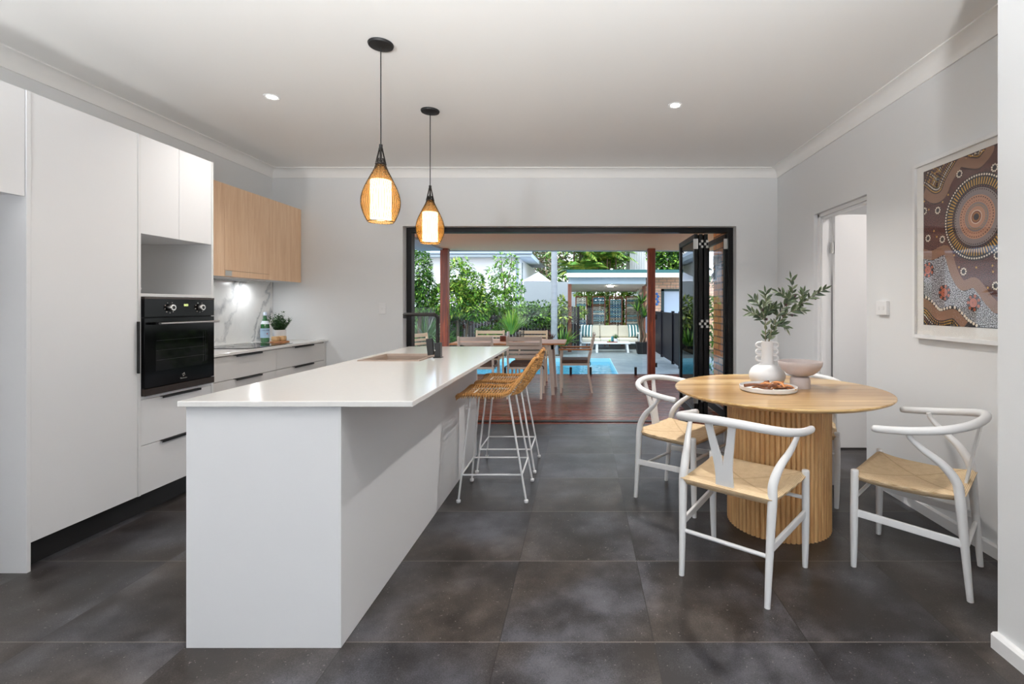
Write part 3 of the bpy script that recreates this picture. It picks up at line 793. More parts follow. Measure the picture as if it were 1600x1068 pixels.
# olive stems
m_stem = M('olive_stem', (120,110,84), .7)
m_ol = [M('olive_leaf', (72,88,58), .5), M('olive_leaf_dark', (46,62,40), .5), M('olive_leaf_pale', (120,130,104), .6)]
rnd = random.Random(11)
def olive(pts, lab, nleaf, seed, br=()):
    r = random.Random(seed)
    t = thing('olive_stem', lab, 'branch', pts[0], group='olive stems in the white vase')
    c = catmull(pts, 10); sm = MB().tube(c, [.0034-.0022*i/(len(c)-1) for i in range(len(c))], 6)
    lf = MB(); lines = [(c, nleaf)]
    for k, vec, nl in br:
        b0 = c[int(k*(len(c)-1))]; bb_ = catmull([b0, b0+Vector(vec)*.5+Vector((0,0,.008)), b0+Vector(vec)], 6)
        sm.tube(bb_, [.0022, .001], 5); lines.append((bb_, nl))
    for cc, nl in lines:
        for i in range(nl):
            f = (.2 if cc is c else .15)+.8*i/nl
            q = f*(len(cc)-1); j = min(int(q), len(cc)-2); p = cc[j].lerp(cc[j+1], q-j); d = (cc[j+1]-cc[j]).normalized()
            a0 = i*1.57+r.uniform(-.4,.4); s1 = d.orthogonal().normalized(); s2 = d.cross(s1)
            for sg in (0, PI):
                o = s1*math.cos(a0+sg)+s2*math.sin(a0+sg)
                leafmesh(lf, p, d*.75+o*.8+Vector((0,0,.15)), r.uniform(.048,.070), r.uniform(.015,.021), up=(r.uniform(-.5,.5), -.8, .5), mi=r.choice((0,0,1,1,2)), fold=.12, droop=.12)
        leafmesh(lf, cc[-1], cc[-1]-cc[-2], .055, .013, up=(0,-1,.3), mi=0)
    sm.build('stem', m_stem, t, smooth=60); lf.build('leaves', m_ol, t, recalc=False)
    ob = MB()
    for k in range(3):
        p = c[int(len(c)*(.5+.15*k))]+Vector((.012*(-1)**k, -.01, -.016))
        ob.lathe([(0,-.010),(.006,-.007),(.0085,0),(.006,.007),(0,.010)], 10, tuple(p))
    ob.build('olive', M('olive_fruit', (62,34,40), .35), t, smooth=70)
V0 = (vx, vy, TZ+.17)
def vp(px, py, dy=0): return (X(px, vy+dy), vy+dy, Z(py, vy+dy))
olive([V0, (vx-.01,vy,TZ+.27), vp(1196,505), vp(1192,485), vp(1197,470), vp(1196,458)], 'leafy olive stem in the white vase, leftmost and upright', 14, 1,
      [(.45, (-.095,.0,.055), 7), (.6, (-.05,.02,.07), 5), (.5, (.06,-.02,.06), 6)])
olive([V0, (vx+.012,vy,TZ+.27), vp(1212,500), vp(1226,478), vp(1238,458), vp(1236,436)], 'leafy olive stem in the white vase, tallest in the middle', 16, 2,
      [(.45, (-.05,.03,.075), 6), (.7, (-.07,0,.05), 6), (.6, (.06,.02,.04), 6)])
olive([V0, (vx+.02,vy+.01,TZ+.27), vp(1220,500), vp(1248,478), vp(1270,462), vp(1288,452)], 'leafy olive stem in the white vase, leaning far right', 18, 3,
      [(.5, (.07,-.02,.015), 6), (.65, (.02,.02,.07), 5), (.35, (.055,.0,-.0), 5)])

# footed bowl
bx, by = 1.286, 2.865
t = thing('footed_bowl', 'pinkish grey ceramic bowl on a cylinder foot on the round table', 'bowl', (bx, by, TZ))
m_bowl = M('blush_ceramic', (196,184,181), .65, var=.06, nscale=90)
MB().lathe([(0,0),(.055,0),(.056,.004),(.056,.05),(.05,.064),(.038,.070),(0,.070)], 40, (bx,by,TZ)).build('foot', m_bowl, t, smooth=40)
MB().lathe([(0,.068),(.04,.071),(.075,.084),(.103,.107),(.119,.135),(.1225,.153),(.1205,.158),(.116,.154),(.111,.135),(.094,.112),(.06,.092),(0,.084)], 48, (bx,by,TZ)).build('bowl', m_bowl, t, smooth=60)
# serving plate with dried pods
tx, ty = 1.068, 2.79
t = thing('serving_plate', 'flat round white dish with low rim holding dried wood at table front', 'plate', (tx, ty, TZ))
MB().lathe([(0,0),(.148,0),(.155,.005),(.157,.026),(.153,.028),(.149,.012),(0,.010)], 56, (tx,ty,TZ)).build('plate', m_cer, t, smooth=40)
m_dry = [wood('dried_wood', (190,122,66), (128,72,36), axis=0, sc=4), M('dried_peel', (206,134,72), .7, var=.3, nscale=40), M('dried_bark', (132,82,56), .75, var=.3, nscale=50)]
r = random.Random(5)
specs = []
for k in range(13):
    a = r.uniform(0, PI) if k else .1; cx = tx+r.uniform(-.075,.085); cy = ty+r.uniform(-.085,.07); L = r.uniform(.035,.07)
    specs.append((cx, cy, a, L, .013+.008*(k % 4)/1.0, r.uniform(.0055,.009), k % 3))
specs.append((tx-.075, ty-.07, .06, .085, .036, .009, 2)); specs.append((tx-.01, ty-.11, .8, .06, .040, .010, 2))
m_pod = ['short brown dried stick piled on the white dish', 'curled orange dried peel strip piled on the white dish']
for i, (cx, cy, a, L, z, rad, mk) in enumerate(specs):
    d = Vector((math.cos(a), math.sin(a), 0)); s = Vector((-d.y, d.x, 0)); c = Vector((cx, cy, TZ+z+rad*.3))
    if mk == 1:
        g = MB(); pts = []
        for q in range(9):
            u = q/8*2-1; pts.append(c+d*L*u+s*.012*math.sin(u*3)+Vector((0,0,.006+.010*math.cos(u*2.6))))
        g.tube(pts, [rad*(.5+.9*math.sin(PI*q/8)) for q in range(9)], 8, flat=.35)
    else:
        g = MB(); pts = catmull([c-d*L, c-d*L*.3+s*.006+Vector((0,0,.003)), c+d*L*.4-s*.005, c+d*L+Vector((0,0,.002))], 4)
        g.tube(pts, [rad*(1-.25*q/12) for q in range(13)], 8)
    o = g.build('dried_peel' if mk == 1 else 'dried_stick', m_dry[mk], smooth=60)
    tag(o, m_pod[1 if mk == 1 else 0] if i < 13 else ('long brown dried stick on the white dish, sticking out at its left rim' if i == 13 else 'thick brown dried stick on the white dish, lying across its front rim'), 'dried decoration', 'dried peel on the white dish' if mk == 1 else 'dried sticks on the white dish')

# ================================================================ wishbone chairs
def cord_mat():
    t = NT('paper_cord'); p = t.pos(True); s = t.new('ShaderNodeSeparateXYZ'); t.l.new(p, s.inputs[0])
    ax = t.math('DIVIDE', t.math('ABSOLUTE', s.outputs[0]), .225); ay = t.math('DIVIDE', t.math('ABSOLUTE', s.outputs[1]), .20)
    k = t.math('GREATER_THAN', ax, ay)
    cx = t.math('SINE', t.math('MULTIPLY', s.outputs[0], 1150)); cy = t.math('SINE', t.math('MULTIPLY', s.outputs[1], 1150))
    w = t.math('ADD', t.math('MULTIPLY', cx, k), t.math('MULTIPLY', cy, t.math('SUBTRACT', 1.0, k)))
    w = t.math('ADD', t.math('MULTIPLY', w, .5), .5)
    seam = t.math('LESS_THAN', t.math('ABSOLUTE', t.math('SUBTRACT', ax, ay)), .035)
    n = t.noise(p, 30, 4)
    f = t.math('ADD', t.math('MULTIPLY', w, .55), t.math('MULTIPLY', n, .45))
    col = t.ramp(f, [(.1, (168,136,98)), (.5, (214,188,150)), (.95, (236,214,180))])
    col = t.mix(t.math('MULTIPLY', seam, .35), col, rgba((150,112,72)))
    t.set('Base Color', col); t.set('Roughness', .8); t.bump(w, .5, .0016)
    return t.m
m_cord = cord_mat()
def wishbone(loc, rz, lab):
    t = thing('wishbone_chair', lab, 'chair', loc, rz, group='white wishbone chairs round the table')
    for sx in (-1, 1):
        fl = [(sx*.232,.208,0), (sx*.234,.206,.1), (sx*.236,.204,.3), (sx*.236,.202,.445), (sx*.236,.202,.472)]
        MB().tube(catmull(fl, 3), [.0125+.0055*min(1, i/5) for i in range(11)]+[.0165, .011], 12).build('leg', m_white, t, smooth=60, world=False)
        rl = [(sx*.197,-.232,0), (sx*.199,-.222,.12), (sx*.203,-.208,.30), (sx*.207,-.197,.44), (sx*.205,-.185,.50), (sx*.218,-.140,.565), (sx*.243,-.070,.625), (sx*.256,-.025,.672), (sx*.256,-.016,.698)]
        c = catmull(rl, 5); R = []
        for p in c:
            z = p.z; R.append(.0125+.0075*min(1, z/.40) if z < .44 else (.020 if z < .53 else max(.0115, .020-(z-.53)*.062)))
        MB().tube(c, R, 12).build('leg', m_white, t, smooth=60, world=False)
        a = Vector((sx*.205,-.205,.24)); b = Vector((sx*.235,.203,.265))
        MB().add([(a.x-.008,a.y,a.z-.017),(a.x+.008,a.y,a.z-.017),(a.x+.008,a.y,a.z+.017),(a.x-.008,a.y,a.z+.017),(b.x-.008,b.y,b.z-.017),(b.x+.008,b.y,b.z-.017),(b.x+.008,b.y,b.z+.017),(b.x-.008,b.y,b.z+.017)],
                 [(0,1,2,3),(7,6,5,4),(0,4,5,1),(1,5,6,2),(2,6,7,3),(3,7,4,0)]).build('side_stretcher', m_white, t, world=False, bevel=.004)
    MB().tube([(-.202,-.213,.205), (.202,-.213,.205)], .0095, 10).build('rear_stretcher', m_white, t, smooth=60, world=False)
    MB().tube([(-.236,.203,.335), (.236,.203,.335)], .0095, 10).build('front_stretcher', m_white, t, smooth=60, world=False)
    MB().tube([(-.205,-.19,.432), (.205,-.19,.432)], .0125, 10).build('seat_rail', m_white, t, smooth=60, world=False)
    # bent top rail
    half = [(.286,.118,.692), (.287,.04,.698), (.280,-.05,.708), (.250,-.150,.724), (.185,-.222,.741), (.095,-.258,.753), (0,-.268,.757)]
    full = catmull([(x, y, z) for x, y, z in half]+[(-x, y, z) for x, y, z in half[-2::-1]], 6)
    L = len(full); R = [.0165+.003*math.sin(PI*i/(L-1)) for i in range(L)]
    R[0] = .010; R[-1] = .010; R[1] = .0155; R[-2] = .0155
    MB().tube(full, R, 14).build('top_rail', m_white, t, smooth=70, world=False)
    # Y splat
    def sl(z): return -.196-.060*((z-.43)/.32)**1.1
    sp = MB(); outl = [(-.042,.44), (-.040,.50), (-.041,.545), (-.052,.62), (-.072,.745), (-.036,.75), (-.020,.655), (-.007,.585), (0,.572),
                       (.007,.585), (.020,.655), (.036,.75), (.072,.745), (.052,.62), (.041,.545), (.040,.50), (.042,.44)]
    L8 = [(-.042,.43), (-.039,.50), (-.041,.545), (-.047,.59), (-.055,.64), (-.064,.70), (-.074,.752)]
    Ri = [(0,.43), (0,.50), (0,.545), (-.006,.59), (-.019,.64), (-.031,.70), (-.040,.752)]
    for sg in (-1, 1):
        vs = []
        for (xo, zo), (xi, zi) in zip(L8, Ri):
            for dy in (.0055, -.0055): vs += [(sg*-xo, sl(zo)+dy, zo), (sg*-xi, sl(zi)+dy, zi)]
        fs = []
        for k in range(len(L8)-1):
            a = k*4; b = a+4
            fs += [(a, a+1, b+1, b), (a+2, b+2, b+3, a+3), (a, b, b+2, a+2), (a+1, a+3, b+3, b+1)]
        fs += [(0,2,3,1), (b, b+1, b+3, b+2)]
        sp.add(vs, fs)
    sp.build('splat', m_white, t, smooth=40, world=False)
    # woven seat: rails wrapped in cord, centre dished
    s = MB(); n = 22; top = []; bot = []
    for j in range(n+1):
        for i in range(n+1):
            v = j/n*2-1; u = i/n*2-1
            y = .220*v; hwid = .200+(.232-.200)*(v+1)/2
            if v < -.0: pass
            x = u*(hwid+.012)
            e = max(abs(u), abs(v)); rnd_ = math.sqrt(max(0, 1-max(0, (e-.87)/.13)**2))
            dish = -.020*(1-v*v)*(1-.3*u*u)-.006*(1-u*u)
            zc = .438+.010*abs(v)**4
            top.append((x, y, zc+.020*rnd_+dish*(1 if e < .9 else (1-e)/.1))); bot.append((x, y, zc-.024*rnd_+dish*.5))
    N = n+1
    fs = [(j*N+i, j*N+i+1, (j+1)*N+i+1, (j+1)*N+i) for j in range(n) for i in range(n)]
    s.add(top+bot, fs+[tuple(q+N*N for q in reversed(f)) for f in fs])
    for k in range(n):
        for a, b in ((k, k+1), ((n)*N+k+1, n*N+k), ((k+1)*N, k*N), (k*N+n, (k+1)*N+n)): s.f.append((a, b, b+N*N, a+N*N)); s.mi.append(0)
    s.build('woven_seat', m_cord, t, smooth=50, world=False)
def yaw(deg): return math.radians(deg-90)
wishbone((.766, 2.331, 0), yaw(51), 'white wishbone chair with woven cord seat, nearest, its back to the viewer')
wishbone((.66, 3.205, 0), yaw(-40), 'white wishbone chair with woven cord seat beside the folded glass doors')
wishbone((1.625, 2.373, 0), yaw(135.8), 'white wishbone chair with woven cord seat by the artwork wall')
wishbone((1.482, 3.319, 0), yaw(241), 'white wishbone chair mostly hidden behind the round table, by the doorway')

# ================================================================ framed dot painting
AX = XR-.032
def ap(px, py): Y = 2.045*FPX/(px-VX); return (2.92-Y, Z(py, Y)-1.145)
def c2(a, b): return ap(1425+a/6.286, 200+b/6.286)
def c3(a, b): return ap(1425+a/5.936, 360+b/5.936)
t = thing('framed_artwork', 'white framed dot painting in brown, cream and orange on the right wall', 'picture', (XR, 2.6, 1.06))
fy0, fy1, fz0, fz1 = 2.15, 3.0, 1.062, 2.118
b = MB(); w_ = .022
b.box(AX-.004, XR, fy0, fy0+w_, fz0, fz1); b.box(AX-.004, XR, fy1-w_, fy1, fz0, fz1); b.box(AX-.004, XR, fy0+w_, fy1-w_, fz0, fz0+w_); b.box(AX-.004, XR, fy0+w_, fy1-w_, fz1-w_, fz1)
b.build('frame', m_white, t, bevel=.0015)
MB().box(AX+.012, AX+.015, fy0+w_, fy1-w_, fz0+w_, fz1-w_).build('mat_board', M('mat_board', (234,232,228), .8), t)
UW, VH = .69, .915
pm_ = [M('art_maroon', (58,34,32), .6), M('art_band', (138,102,80), .6), M('art_dark', (44,38,42), .6), M('art_cream', (232,222,204), .6), M('art_yellow', (196,150,70), .6),
       M('art_red', (128,72,62), .6), M('art_orange', (190,98,60), .6), M('art_grey', (140,128,128), .6), M('art_pink', (188,140,116), .6), M('art_white', (214,216,222), .6)]
art = MB(); lay = [0]
def AP(u, v, l): return (AX+.011-l*.0004, 2.92-u, 1.145+v)
def clipuv(u, v): return (min(max(u, 0), UW), min(max(v, 0), VH))
def disc(u, v, r, mi, l, n=8, ru=None):
    if not (r < u < UW-r and r < v < VH-r) and n <= 8: return
    art.add([AP(*clipuv(u+(ru or r)*math.cos(2*PI*k/n), v+r*math.sin(2*PI*k/n)), l) for k in range(n)], [tuple(range(n))], mi)
def polyu(pts, mi, l): art.add([AP(*clipuv(*p), l) for p in pts], [tuple(range(len(pts)))], mi)
art.add([AP(0,0,0), AP(UW,0,0), AP(UW,VH,0), AP(0,VH,0)], [(0,1,2,3)], 0)
def curve(pts, n=6): return [(p.x, p.y) for p in catmull([(a, b, 0) for a, b in pts], n)]
def strip(c, w, mi, l):
    for k in range(len(c)-1):
        (a, b), (d, e) = c[k], c[k+1]
        q = Vector((d-a, e-b)); 
        if q.length < 1e-5: continue
        q0 = Vector(c[min(k+1, len(c)-1)])-Vector(c[max(k-1, 0)]); q1 = Vector(c[min(k+2, len(c)-1)])-Vector(c[k])
        n0 = Vector((-q0.y, q0.x)).normalized()*w/2; n1 = Vector((-q1.y, q1.x)).normalized()*w/2
        P = [(a+n0.x, b+n0.y), (a-n0.x, b-n0.y), (d-n1.x, e-n1.y), (d+n1.x, e+n1.y)]
        if all(-.02 < p[0] < UW+.02 and -.02 < p[1] < VH+.02 for p in P): art.add([AP(*clipuv(*p), l) for p in P], [(0,1,2,3)], mi)
b1 = curve([(-.03, c2(95,615)[1])]+[c2(*p) for p in ((95,620),(170,680),(235,690),(300,640),(350,520),(420,400),(470,335),(560,345),(640,345),(700,290),(750,215),(765,150))]+[(UW*.8, VH+.04)])
b2 = curve([(-.03, c3(95,215)[1])]+[c3(*p) for p in ((95,215),(180,228),(280,182),(325,210),(360,330),(400,430),(460,508),(560,482),(620,535),(680,620),(740,685),(800,715))]+[(UW+.03, .14)])
b3 = curve([(-.03, c3(100,665)[1])]+[c3(*p) for p in ((100,668),(150,700),(210,770),(260,792),(370,770),(430,820),(490,885))]+[(.42, -.04)])
def yat(c, u):
    for k in range(len(c)-1):
        if c[k][0] <= u <= c[k+1][0]: return c[k][1]+(c[k+1][1]-c[k][1])*(u-c[k][0])/max(1e-6, c[k+1][0]-c[k][0])
    return None
# dark ground below the second band
for k in range(46):
    u0, u1 = UW*k/46, UW*(k+1)/46
    art.add([AP(u0,0,.5), AP(u1,0,.5), AP(u1,max(0, yat(b2,u1) or 0),.5), AP(u0,max(0, yat(b2,u0) or 0),.5)], [(0,1,2,3)], 2)
CU, CV, CR = .395, .575, .215
SU = 1.0
rings = [(CR, 0, 2), (CR*.88, 2, 2), (.150, 7, 3), (.112, 8, 4), (.074, 7, 5), (.052, 8, 6), (.028, 4, 7), (.018, 2, 8)]
suns = [c3(290,575), c3(560,670), c3(140,365)]
def near_pts(u, v, P, r): return any((u-a)**2+(v-b)**2 < r*r for a, b in P)
whites = [c2(455,450), c2(800,388), c2(243,808), c2(113,815), c3(140,72), c3(272,82), c3(468,380), c3(765,512), c3(780,228)]
r = random.Random(4); stp = .0086
j = 0; v = stp
while v < VH-stp:
    u = stp+(stp/2 if j % 2 else 0)
    while u < UW-stp:
        uu, vv = u+r.uniform(-.0016,.0016), v+r.uniform(-.0016,.0016)
        y1, y2, y3 = yat(b1, uu), yat(b2, uu), yat(b3, uu)
        d = math.hypot(uu-CU, vv-CV)
        if d > CR+.012 and not near_pts(uu, vv, whites, .022):
            if y2 is not None and vv < y2-.03 and (y3 is None or vv > y3+.045):
                if not near_pts(uu, vv, suns, .045): disc(uu, vv, .0031, 9, 1, 6)
            elif y2 is not None and vv > y2+.03 and (y1 is None or vv < y1-.034): disc(uu, vv, .0027, 5, 1, 6)
        u += stp
    v += stp*.87; j += 1
strip(b1, .052, 1, 2); strip(b2, .056, 1, 2); strip(b3, .052, 1, 2)
def along(c, off, step, rad, mi, l=3):
    acc = 0
    for k in range(len(c)-1):
        a, b = Vector(c[k]), Vector(c[k+1]); q = b-a; Lq = q.length
        if Lq < 1e-6: continue
        n_ = Vector((-q.y, q.x)).normalized()*off
        while acc < Lq:
            p = a+q*(acc/Lq)+n_; disc(p.x, p.y, rad, mi, l, 7); acc += step
        acc -= Lq
for q in range(9):
    along(b1, .036+.0145*q, .0105, .0042, (4,3,4,5)[q % 4]); along(b3, -.036-.0145*q, .0105, .0042, (4,4,3,5)[q % 4])
along(b3, .036, .021, .0085, 3)
# the great circle
for rad, mi, l in ((CR+.008, 2, 4), (.178, 2, 4.5), (.150, 7, 5), (.114, 8, 6), (.076, 7, 7), (.056, 8, 8), (.031, 5, 9), (.016, 2, 10)):
    disc(CU, CV, rad, mi, l, 64)
def rdots(rad, n_, s, mi, l):
    for k in range(n_): disc(CU+rad*math.cos(2*PI*k/n_), CV+rad*math.sin(2*PI*k/n_), s, mi, l, 8)
rdots(CR, 84, .0055, 3, 5); rdots(.158, 60, .0035, 5, 7); rdots(.142, 62, .0036, 0, 7); rdots(.104, 44, .0036, 0, 8); rdots(.064, 34, .003, 4, 9); rdots(.085, 36, .003, 5, 8); rdots(.034, 30, .0028, 3, 11); rdots(.022, 16, .003, 4, 11)
for k in range(72):
    a = 2*PI*k/72; da = .022
    art.add([AP(CU+.166*math.cos(a-da), CV+.166*math.sin(a-da), 6), AP(CU+.202*math.cos(a-da*.8), CV+.202*math.sin(a-da*.8), 6), AP(CU+.202*math.cos(a+da*.8), CV+.202*math.sin(a+da*.8), 6), AP(CU+.166*math.cos(a+da), CV+.166*math.sin(a+da), 6)], [(0,1,2,3)], 4)
for (u, v) in whites:
    disc(u, v, .014, 2, 3, 7)
    for k in range(9): disc(u+.017*math.cos(2*PI*k/9), v+.017*math.sin(2*PI*k/9), .0052, 3, 4)
for (u, v) in suns:
    for k in range(7):
        a = 2*PI*k/7+.4; disc(u+.036*math.cos(a), v+.036*math.sin(a), .0085, 6, 3); disc(u+.036*math.cos(a), v+.036*math.sin(a), .0035, 5, 4)
    for rad, mi, l in ((.027,0,5), (.024,6,6), (.0185,0,7), (.0165,6,8), (.011,0,9), (.009,6,10), (.004,0,11)): disc(u, v, rad, mi, l, 20) if rad < u < UW-rad else None
for p in (c2(205,1010), c2(110,720), c2(290,725), c2(155,800), c2(345,655), c3(220,58), c3(425,340), c3(585,342), c3(735,325), c3(740,382), c3(692,530), c3(380,230)): disc(*p, .006, 4, 2)
art.build('print', pm_, t, recalc=False)
MB().box(AX+.001, AX+.003, fy0+w_, fy1-w_, fz0+w_, fz1-w_).build('glazing', glass('picture_glass', (1,1,1), refl=.08), t)

# ================================================================ outside: deck, roof, posts
GZ = -.10
def OY(py): return (HC-GZ)*FPX/(py-VY)         # ground distance of a point on the paving
def deck_mat():
    t = NT('deck_timber'); p = t.pos(); s = t.new('ShaderNodeSeparateXYZ'); t.l.new(p, s.inputs[0])
    k = t.math('FLOOR', t.math('DIVIDE', t.math('SUBTRACT', s.outputs[1], 5.19), .092))
    w = t.new('ShaderNodeTexWhiteNoise', noise_dimensions='1D'); t.l.new(k, w.inputs['W'])
    g = t.noise(t.scale(p, (1.2, 30, 10)), 2, 5, .6)
    f = t.math('ADD', t.math('MULTIPLY', g, .6), t.math('MULTIPLY', w.outputs[0], .4))
    t.set('Base Color', t.ramp(f, [(.25, (78,34,24)), (.55, (112,50,34)), (.8, (142,70,46))]))
    t.set('Roughness', t.math('ADD', .2, t.math('MULTIPLY', g, .14))); t.set('Specular IOR Level', .22); t.bump(g, .06, .002)
    return t.m
m_deck = deck_mat()
b = MB(); y = YF+.022; 
b.box(OX0, OX1, YF+.02, 5.186, -.05, -.002)
k = 0; y = 5.19
while y < 8.9:
    b.box(-6.5, 2.4, y+.002, y+.089, -.022, -.002); y += .092; k += 1
b.box(-6.5, 2.4, 8.93, 8.955, GZ, -.002)
struct('floor_deck', b, m_deck, bevel=.003, seg=1)
struct('floor_deck_base', MB().box(-6.5, 2.4, 5.19, 8.92, GZ-.02, -.03), m_blackmatt)
# patio roof
m_soff = M('soffit_brown', (250,203,158), .6)
m_eave = M('eave_grey', (176,180,184), .6)
PZ = 2.315
b = MB(); 
for k in range(8): b.box(-2.57, 3.2, YF+WT+k*.49, YF+WT+(k+1)*.49-.006, PZ, PZ+.02)
struct('ceiling_patio', b, m_soff)
b = MB(); b.box(-3.14, -2.575, YF+WT, 9.43, PZ+.0, PZ+.04); b.box(-2.57, 3.2, 9.305, 9.43, PZ-.012, PZ+.04); b.box(-2.60, -2.572, YF+WT, 9.30, PZ-.03, PZ)
struct('trim_5', b, m_eave)
struct('roof', MB().box(-4.5, 6.5, -5.3, YF+WT, ZC+.16, ZC+.3).box(-3.14, 3.2, YF+WT, 9.43, PZ+.045, ZC+.3), m_eave)
for x0, x1, lab in ((-2.62, -2.478, 'reddish brown timber verandah post left of the outdoor table'), (1.222, 1.362, 'reddish brown timber verandah post right of the outdoor sofa')):
    t = thing('timber_post', lab, 'post', ((x0+x1)/2, 9.06, -.002), group='timber verandah posts')
    MB().box(x0, x1, 8.99, 9.13, GZ, PZ).build('post', m_timber, t, bevel=.006)
b = MB().box(1.362, 1.395, 8.985, 9.03, .12, .2).box(1.362, 1.395, 8.985, 9.03, 1.0, 1.1).build('gate_hinge', m_black, t)

# bifold glass doors folded to the right
d1 = sroot('door_1')
FY = 5.255
b = MB(); b.box(OX0+.001, OX0+.056, FY, FY+.1, 0, OZ-.001); b.box(OX1-.056, OX1-.001, FY, FY+.1, 0, OZ-.001); b.box(OX0+.056, OX1-.056, FY, FY+.1, OZ-.05, OZ-.001); b.box(OX0+.056, OX1-.056, FY, FY+.08, -.002, .006)
b.build('door_frame', m_frame, d1, bevel=.002)
for xc, ya, yb in ((1.245, 5.30, 6.13), (1.302, 5.31, 6.14), (1.358, 5.31, 6.14), (1.575, 5.30, 6.13)):
    z0, z1 = .02, 2.04; st_ = .058; th = .019
    b = MB(); b.box(xc-th, xc+th, ya, ya+st_, z0, z1); b.box(xc-th, xc+th, yb-st_, yb, z0, z1); b.box(xc-th, xc+th, ya+st_, yb-st_, z1-.06, z1); b.box(xc-th, xc+th, ya+st_, yb-st_, z0, z0+.09)
    pn = b.build('panel_frame', m_frame, d1, bevel=.003)
    MB().box(xc-.003, xc+.003, ya+st_-.004, yb-st_+.004, z0+.085, z1-.055).build('pane', m_glass if xc < 1.5 else glass('thin_glass', (1,1,1), refl=.25), pn)
    for z in (.25, 1.06, 1.93):
        if z == 1.06 and xc in (1.245, 1.575): continue
        q = MB()
        if xc in (1.245, 1.575): q.box(xc-.03, xc+.012, ya-.012, ya-.001, z-.055, z+.055); q.tube([(xc+.014, ya-.012, z-.055), (xc+.014, ya-.012, z+.055)], .006, 10)
        else:
            for s_, dz in ((0, 0), (1, .03), (1, -.03)): q.box(xc-.024+s_*.022, xc+.0+s_*.022, ya-.012, ya-.001, z+dz-.013, z+dz+.013)
        q.build('hinge', m_chrome, pn)

# brick wing wall and its ornament
m_brick = brick_mat('orange_brick', (1,2), (250,176,106), (240,158,92), (150,112,84))
struct('wall_brick', MB().box(1.75, 1.99, YF+WT, 6.46, GZ, PZ), m_brick)
t = thing('wall_ornament', 'dark rusty metal ornament with a tan panel on the orange brick wall', 'ornament', (1.74, 6.25, 1.7))
b = MB().box(1.722, 1.749, 6.02, 6.34, 1.74, 1.78); b.build('bracket', M('rust_dark', (62,40,30), .7, var=.4), t)
MB().box(1.70, 1.72, 6.1, 6.3, 1.78, 1.9).build('tan_panel', M('tan_panel', (176,160,122), .6, var=.2), t)
b = MB(); r = random.Random(2)
for k in range(16):
    a = r.uniform(-1.2, 1.2); L = r.uniform(.14, .26)
    b.tube(catmull([(1.735, 6.2, 1.78), (1.71, 6.2+.5*L*math.sin(a), 1.76-.35*L), (1.70, 6.2+L*math.sin(a), 1.76-L*abs(math.cos(a)))], 4), [.012, .004], 6)
b.build('branches', M('rust_dark'), t, smooth=60)

# glass pool fence along the deck edge
m_spig = m_black
t = thing('glass_pool_fence', 'frameless clear glass pool fence on black spigots along the deck edge', 'fence', (-1, 8.86, 0))
for x0, x1 in ((-5.2,-3.65), (-3.61,-2.66), (-2.44,-1.28), (-1.24,-.08), (-.04,1.1)):
    MB().box(x0, x1, 8.85, 8.862, .05, 1.225).build('glass_panel', m_glassg, t)
    for sx in (x0+.2, x1-.12): MB().box(sx-.022, sx+.022, 8.83, 8.882, -.002, .14).build('spigot', m_spig, t, bevel=.004)

# paving, pool, garden ground
def pave_mat():
    t = NT('grey_paving'); p = t.pos(); s = t.new('ShaderNodeSeparateXYZ'); t.l.new(p, s.inputs[0])
    def e(o, w_):
        f = t.math('FRACT', t.math('DIVIDE', o, w_)); return t.math('LESS_THAN', f, .012)
    gr = t.math('MAXIMUM', e(s.outputs[0], .6), e(s.outputs[1], .6))
    n = t.noise(p, 5, 5); col = t.ramp(n, [(.3, (112,122,126)), (.7, (140,148,150))])
    t.set('Base Color', t.mix(t.math('MULTIPLY', gr, .5), col, rgba((90,96,98)))); t.set('Roughness', .5)
    return t.m
m_pave = pave_mat()
PX1, PY0, PY1 = .73, 9.62, 12.55
b = MB(); b.box(PX1, 3.4, 8.96, 17.5, GZ-.06, GZ); b.box(-.6, PX1, PY1, 17.5, GZ-.06, GZ); b.box(-6.5, PX1, 8.96, PY0, GZ-.06, GZ); b.box(-6.5, -.6, PY1, 13.1, GZ-.06, GZ)
struct('floor_paving', b, m_pave)
struct('ground', MB().box(-40, 40, 5.2, 70, -1.6, -1.5).box(-40, -6.5, 5.2, 30, -.3, GZ-.02).box(3.4, 40, 5.2, 30, -.3, GZ-.02).box(-6.5, 40, 17.5, 30, -.3, GZ-.02).box(-6.5, -.6, 13.1, 17.5, -.3, GZ+.03), M('garden_soil', (92,80,60), .9, var=.4, nscale=3))
m_pool = M('pool_plaster', (150,206,222), .6)
b = MB(); zb = -1.35
b.box(-6.5, PX1, PY0, PY1, zb-.1, zb); b.box(PX1-.02, PX1, PY0, PY1, zb, GZ-.001); b.box(-6.5, PX1-.02, PY1-.02, PY1, zb, GZ-.001); b.box(-6.5, PX1-.02, PY0, PY0+.02, zb, GZ-.001); b.box(-6.5,-6.48,PY0,PY1,zb,GZ)
struct('pool_basin', b, m_pool)
wt_ = NT('pool_water'); wt_.n.remove(wt_.b)
_t = wt_.new('ShaderNodeBsdfTransparent'); _t.inputs[0].default_value = (.66,.92,.98,1); _g = wt_.new('ShaderNodeBsdfGlossy'); _g.inputs['Roughness'].default_value = .05
_f = wt_.new('ShaderNodeFresnel'); _f.inputs[0].default_value = 1.33; _m = wt_.new('ShaderNodeMixShader'); _bp = wt_.new('ShaderNodeBump')
_bp.inputs['Strength'].default_value = .35; _bp.inputs['Distance'].default_value = .05
wt_.l.new(wt_.noise(wt_.pos(), 3.5, 2), _bp.inputs['Height']); wt_.l.new(_bp.outputs[0], _g.inputs['Normal']); wt_.l.new(_bp.outputs[0], _f.inputs['Normal'])
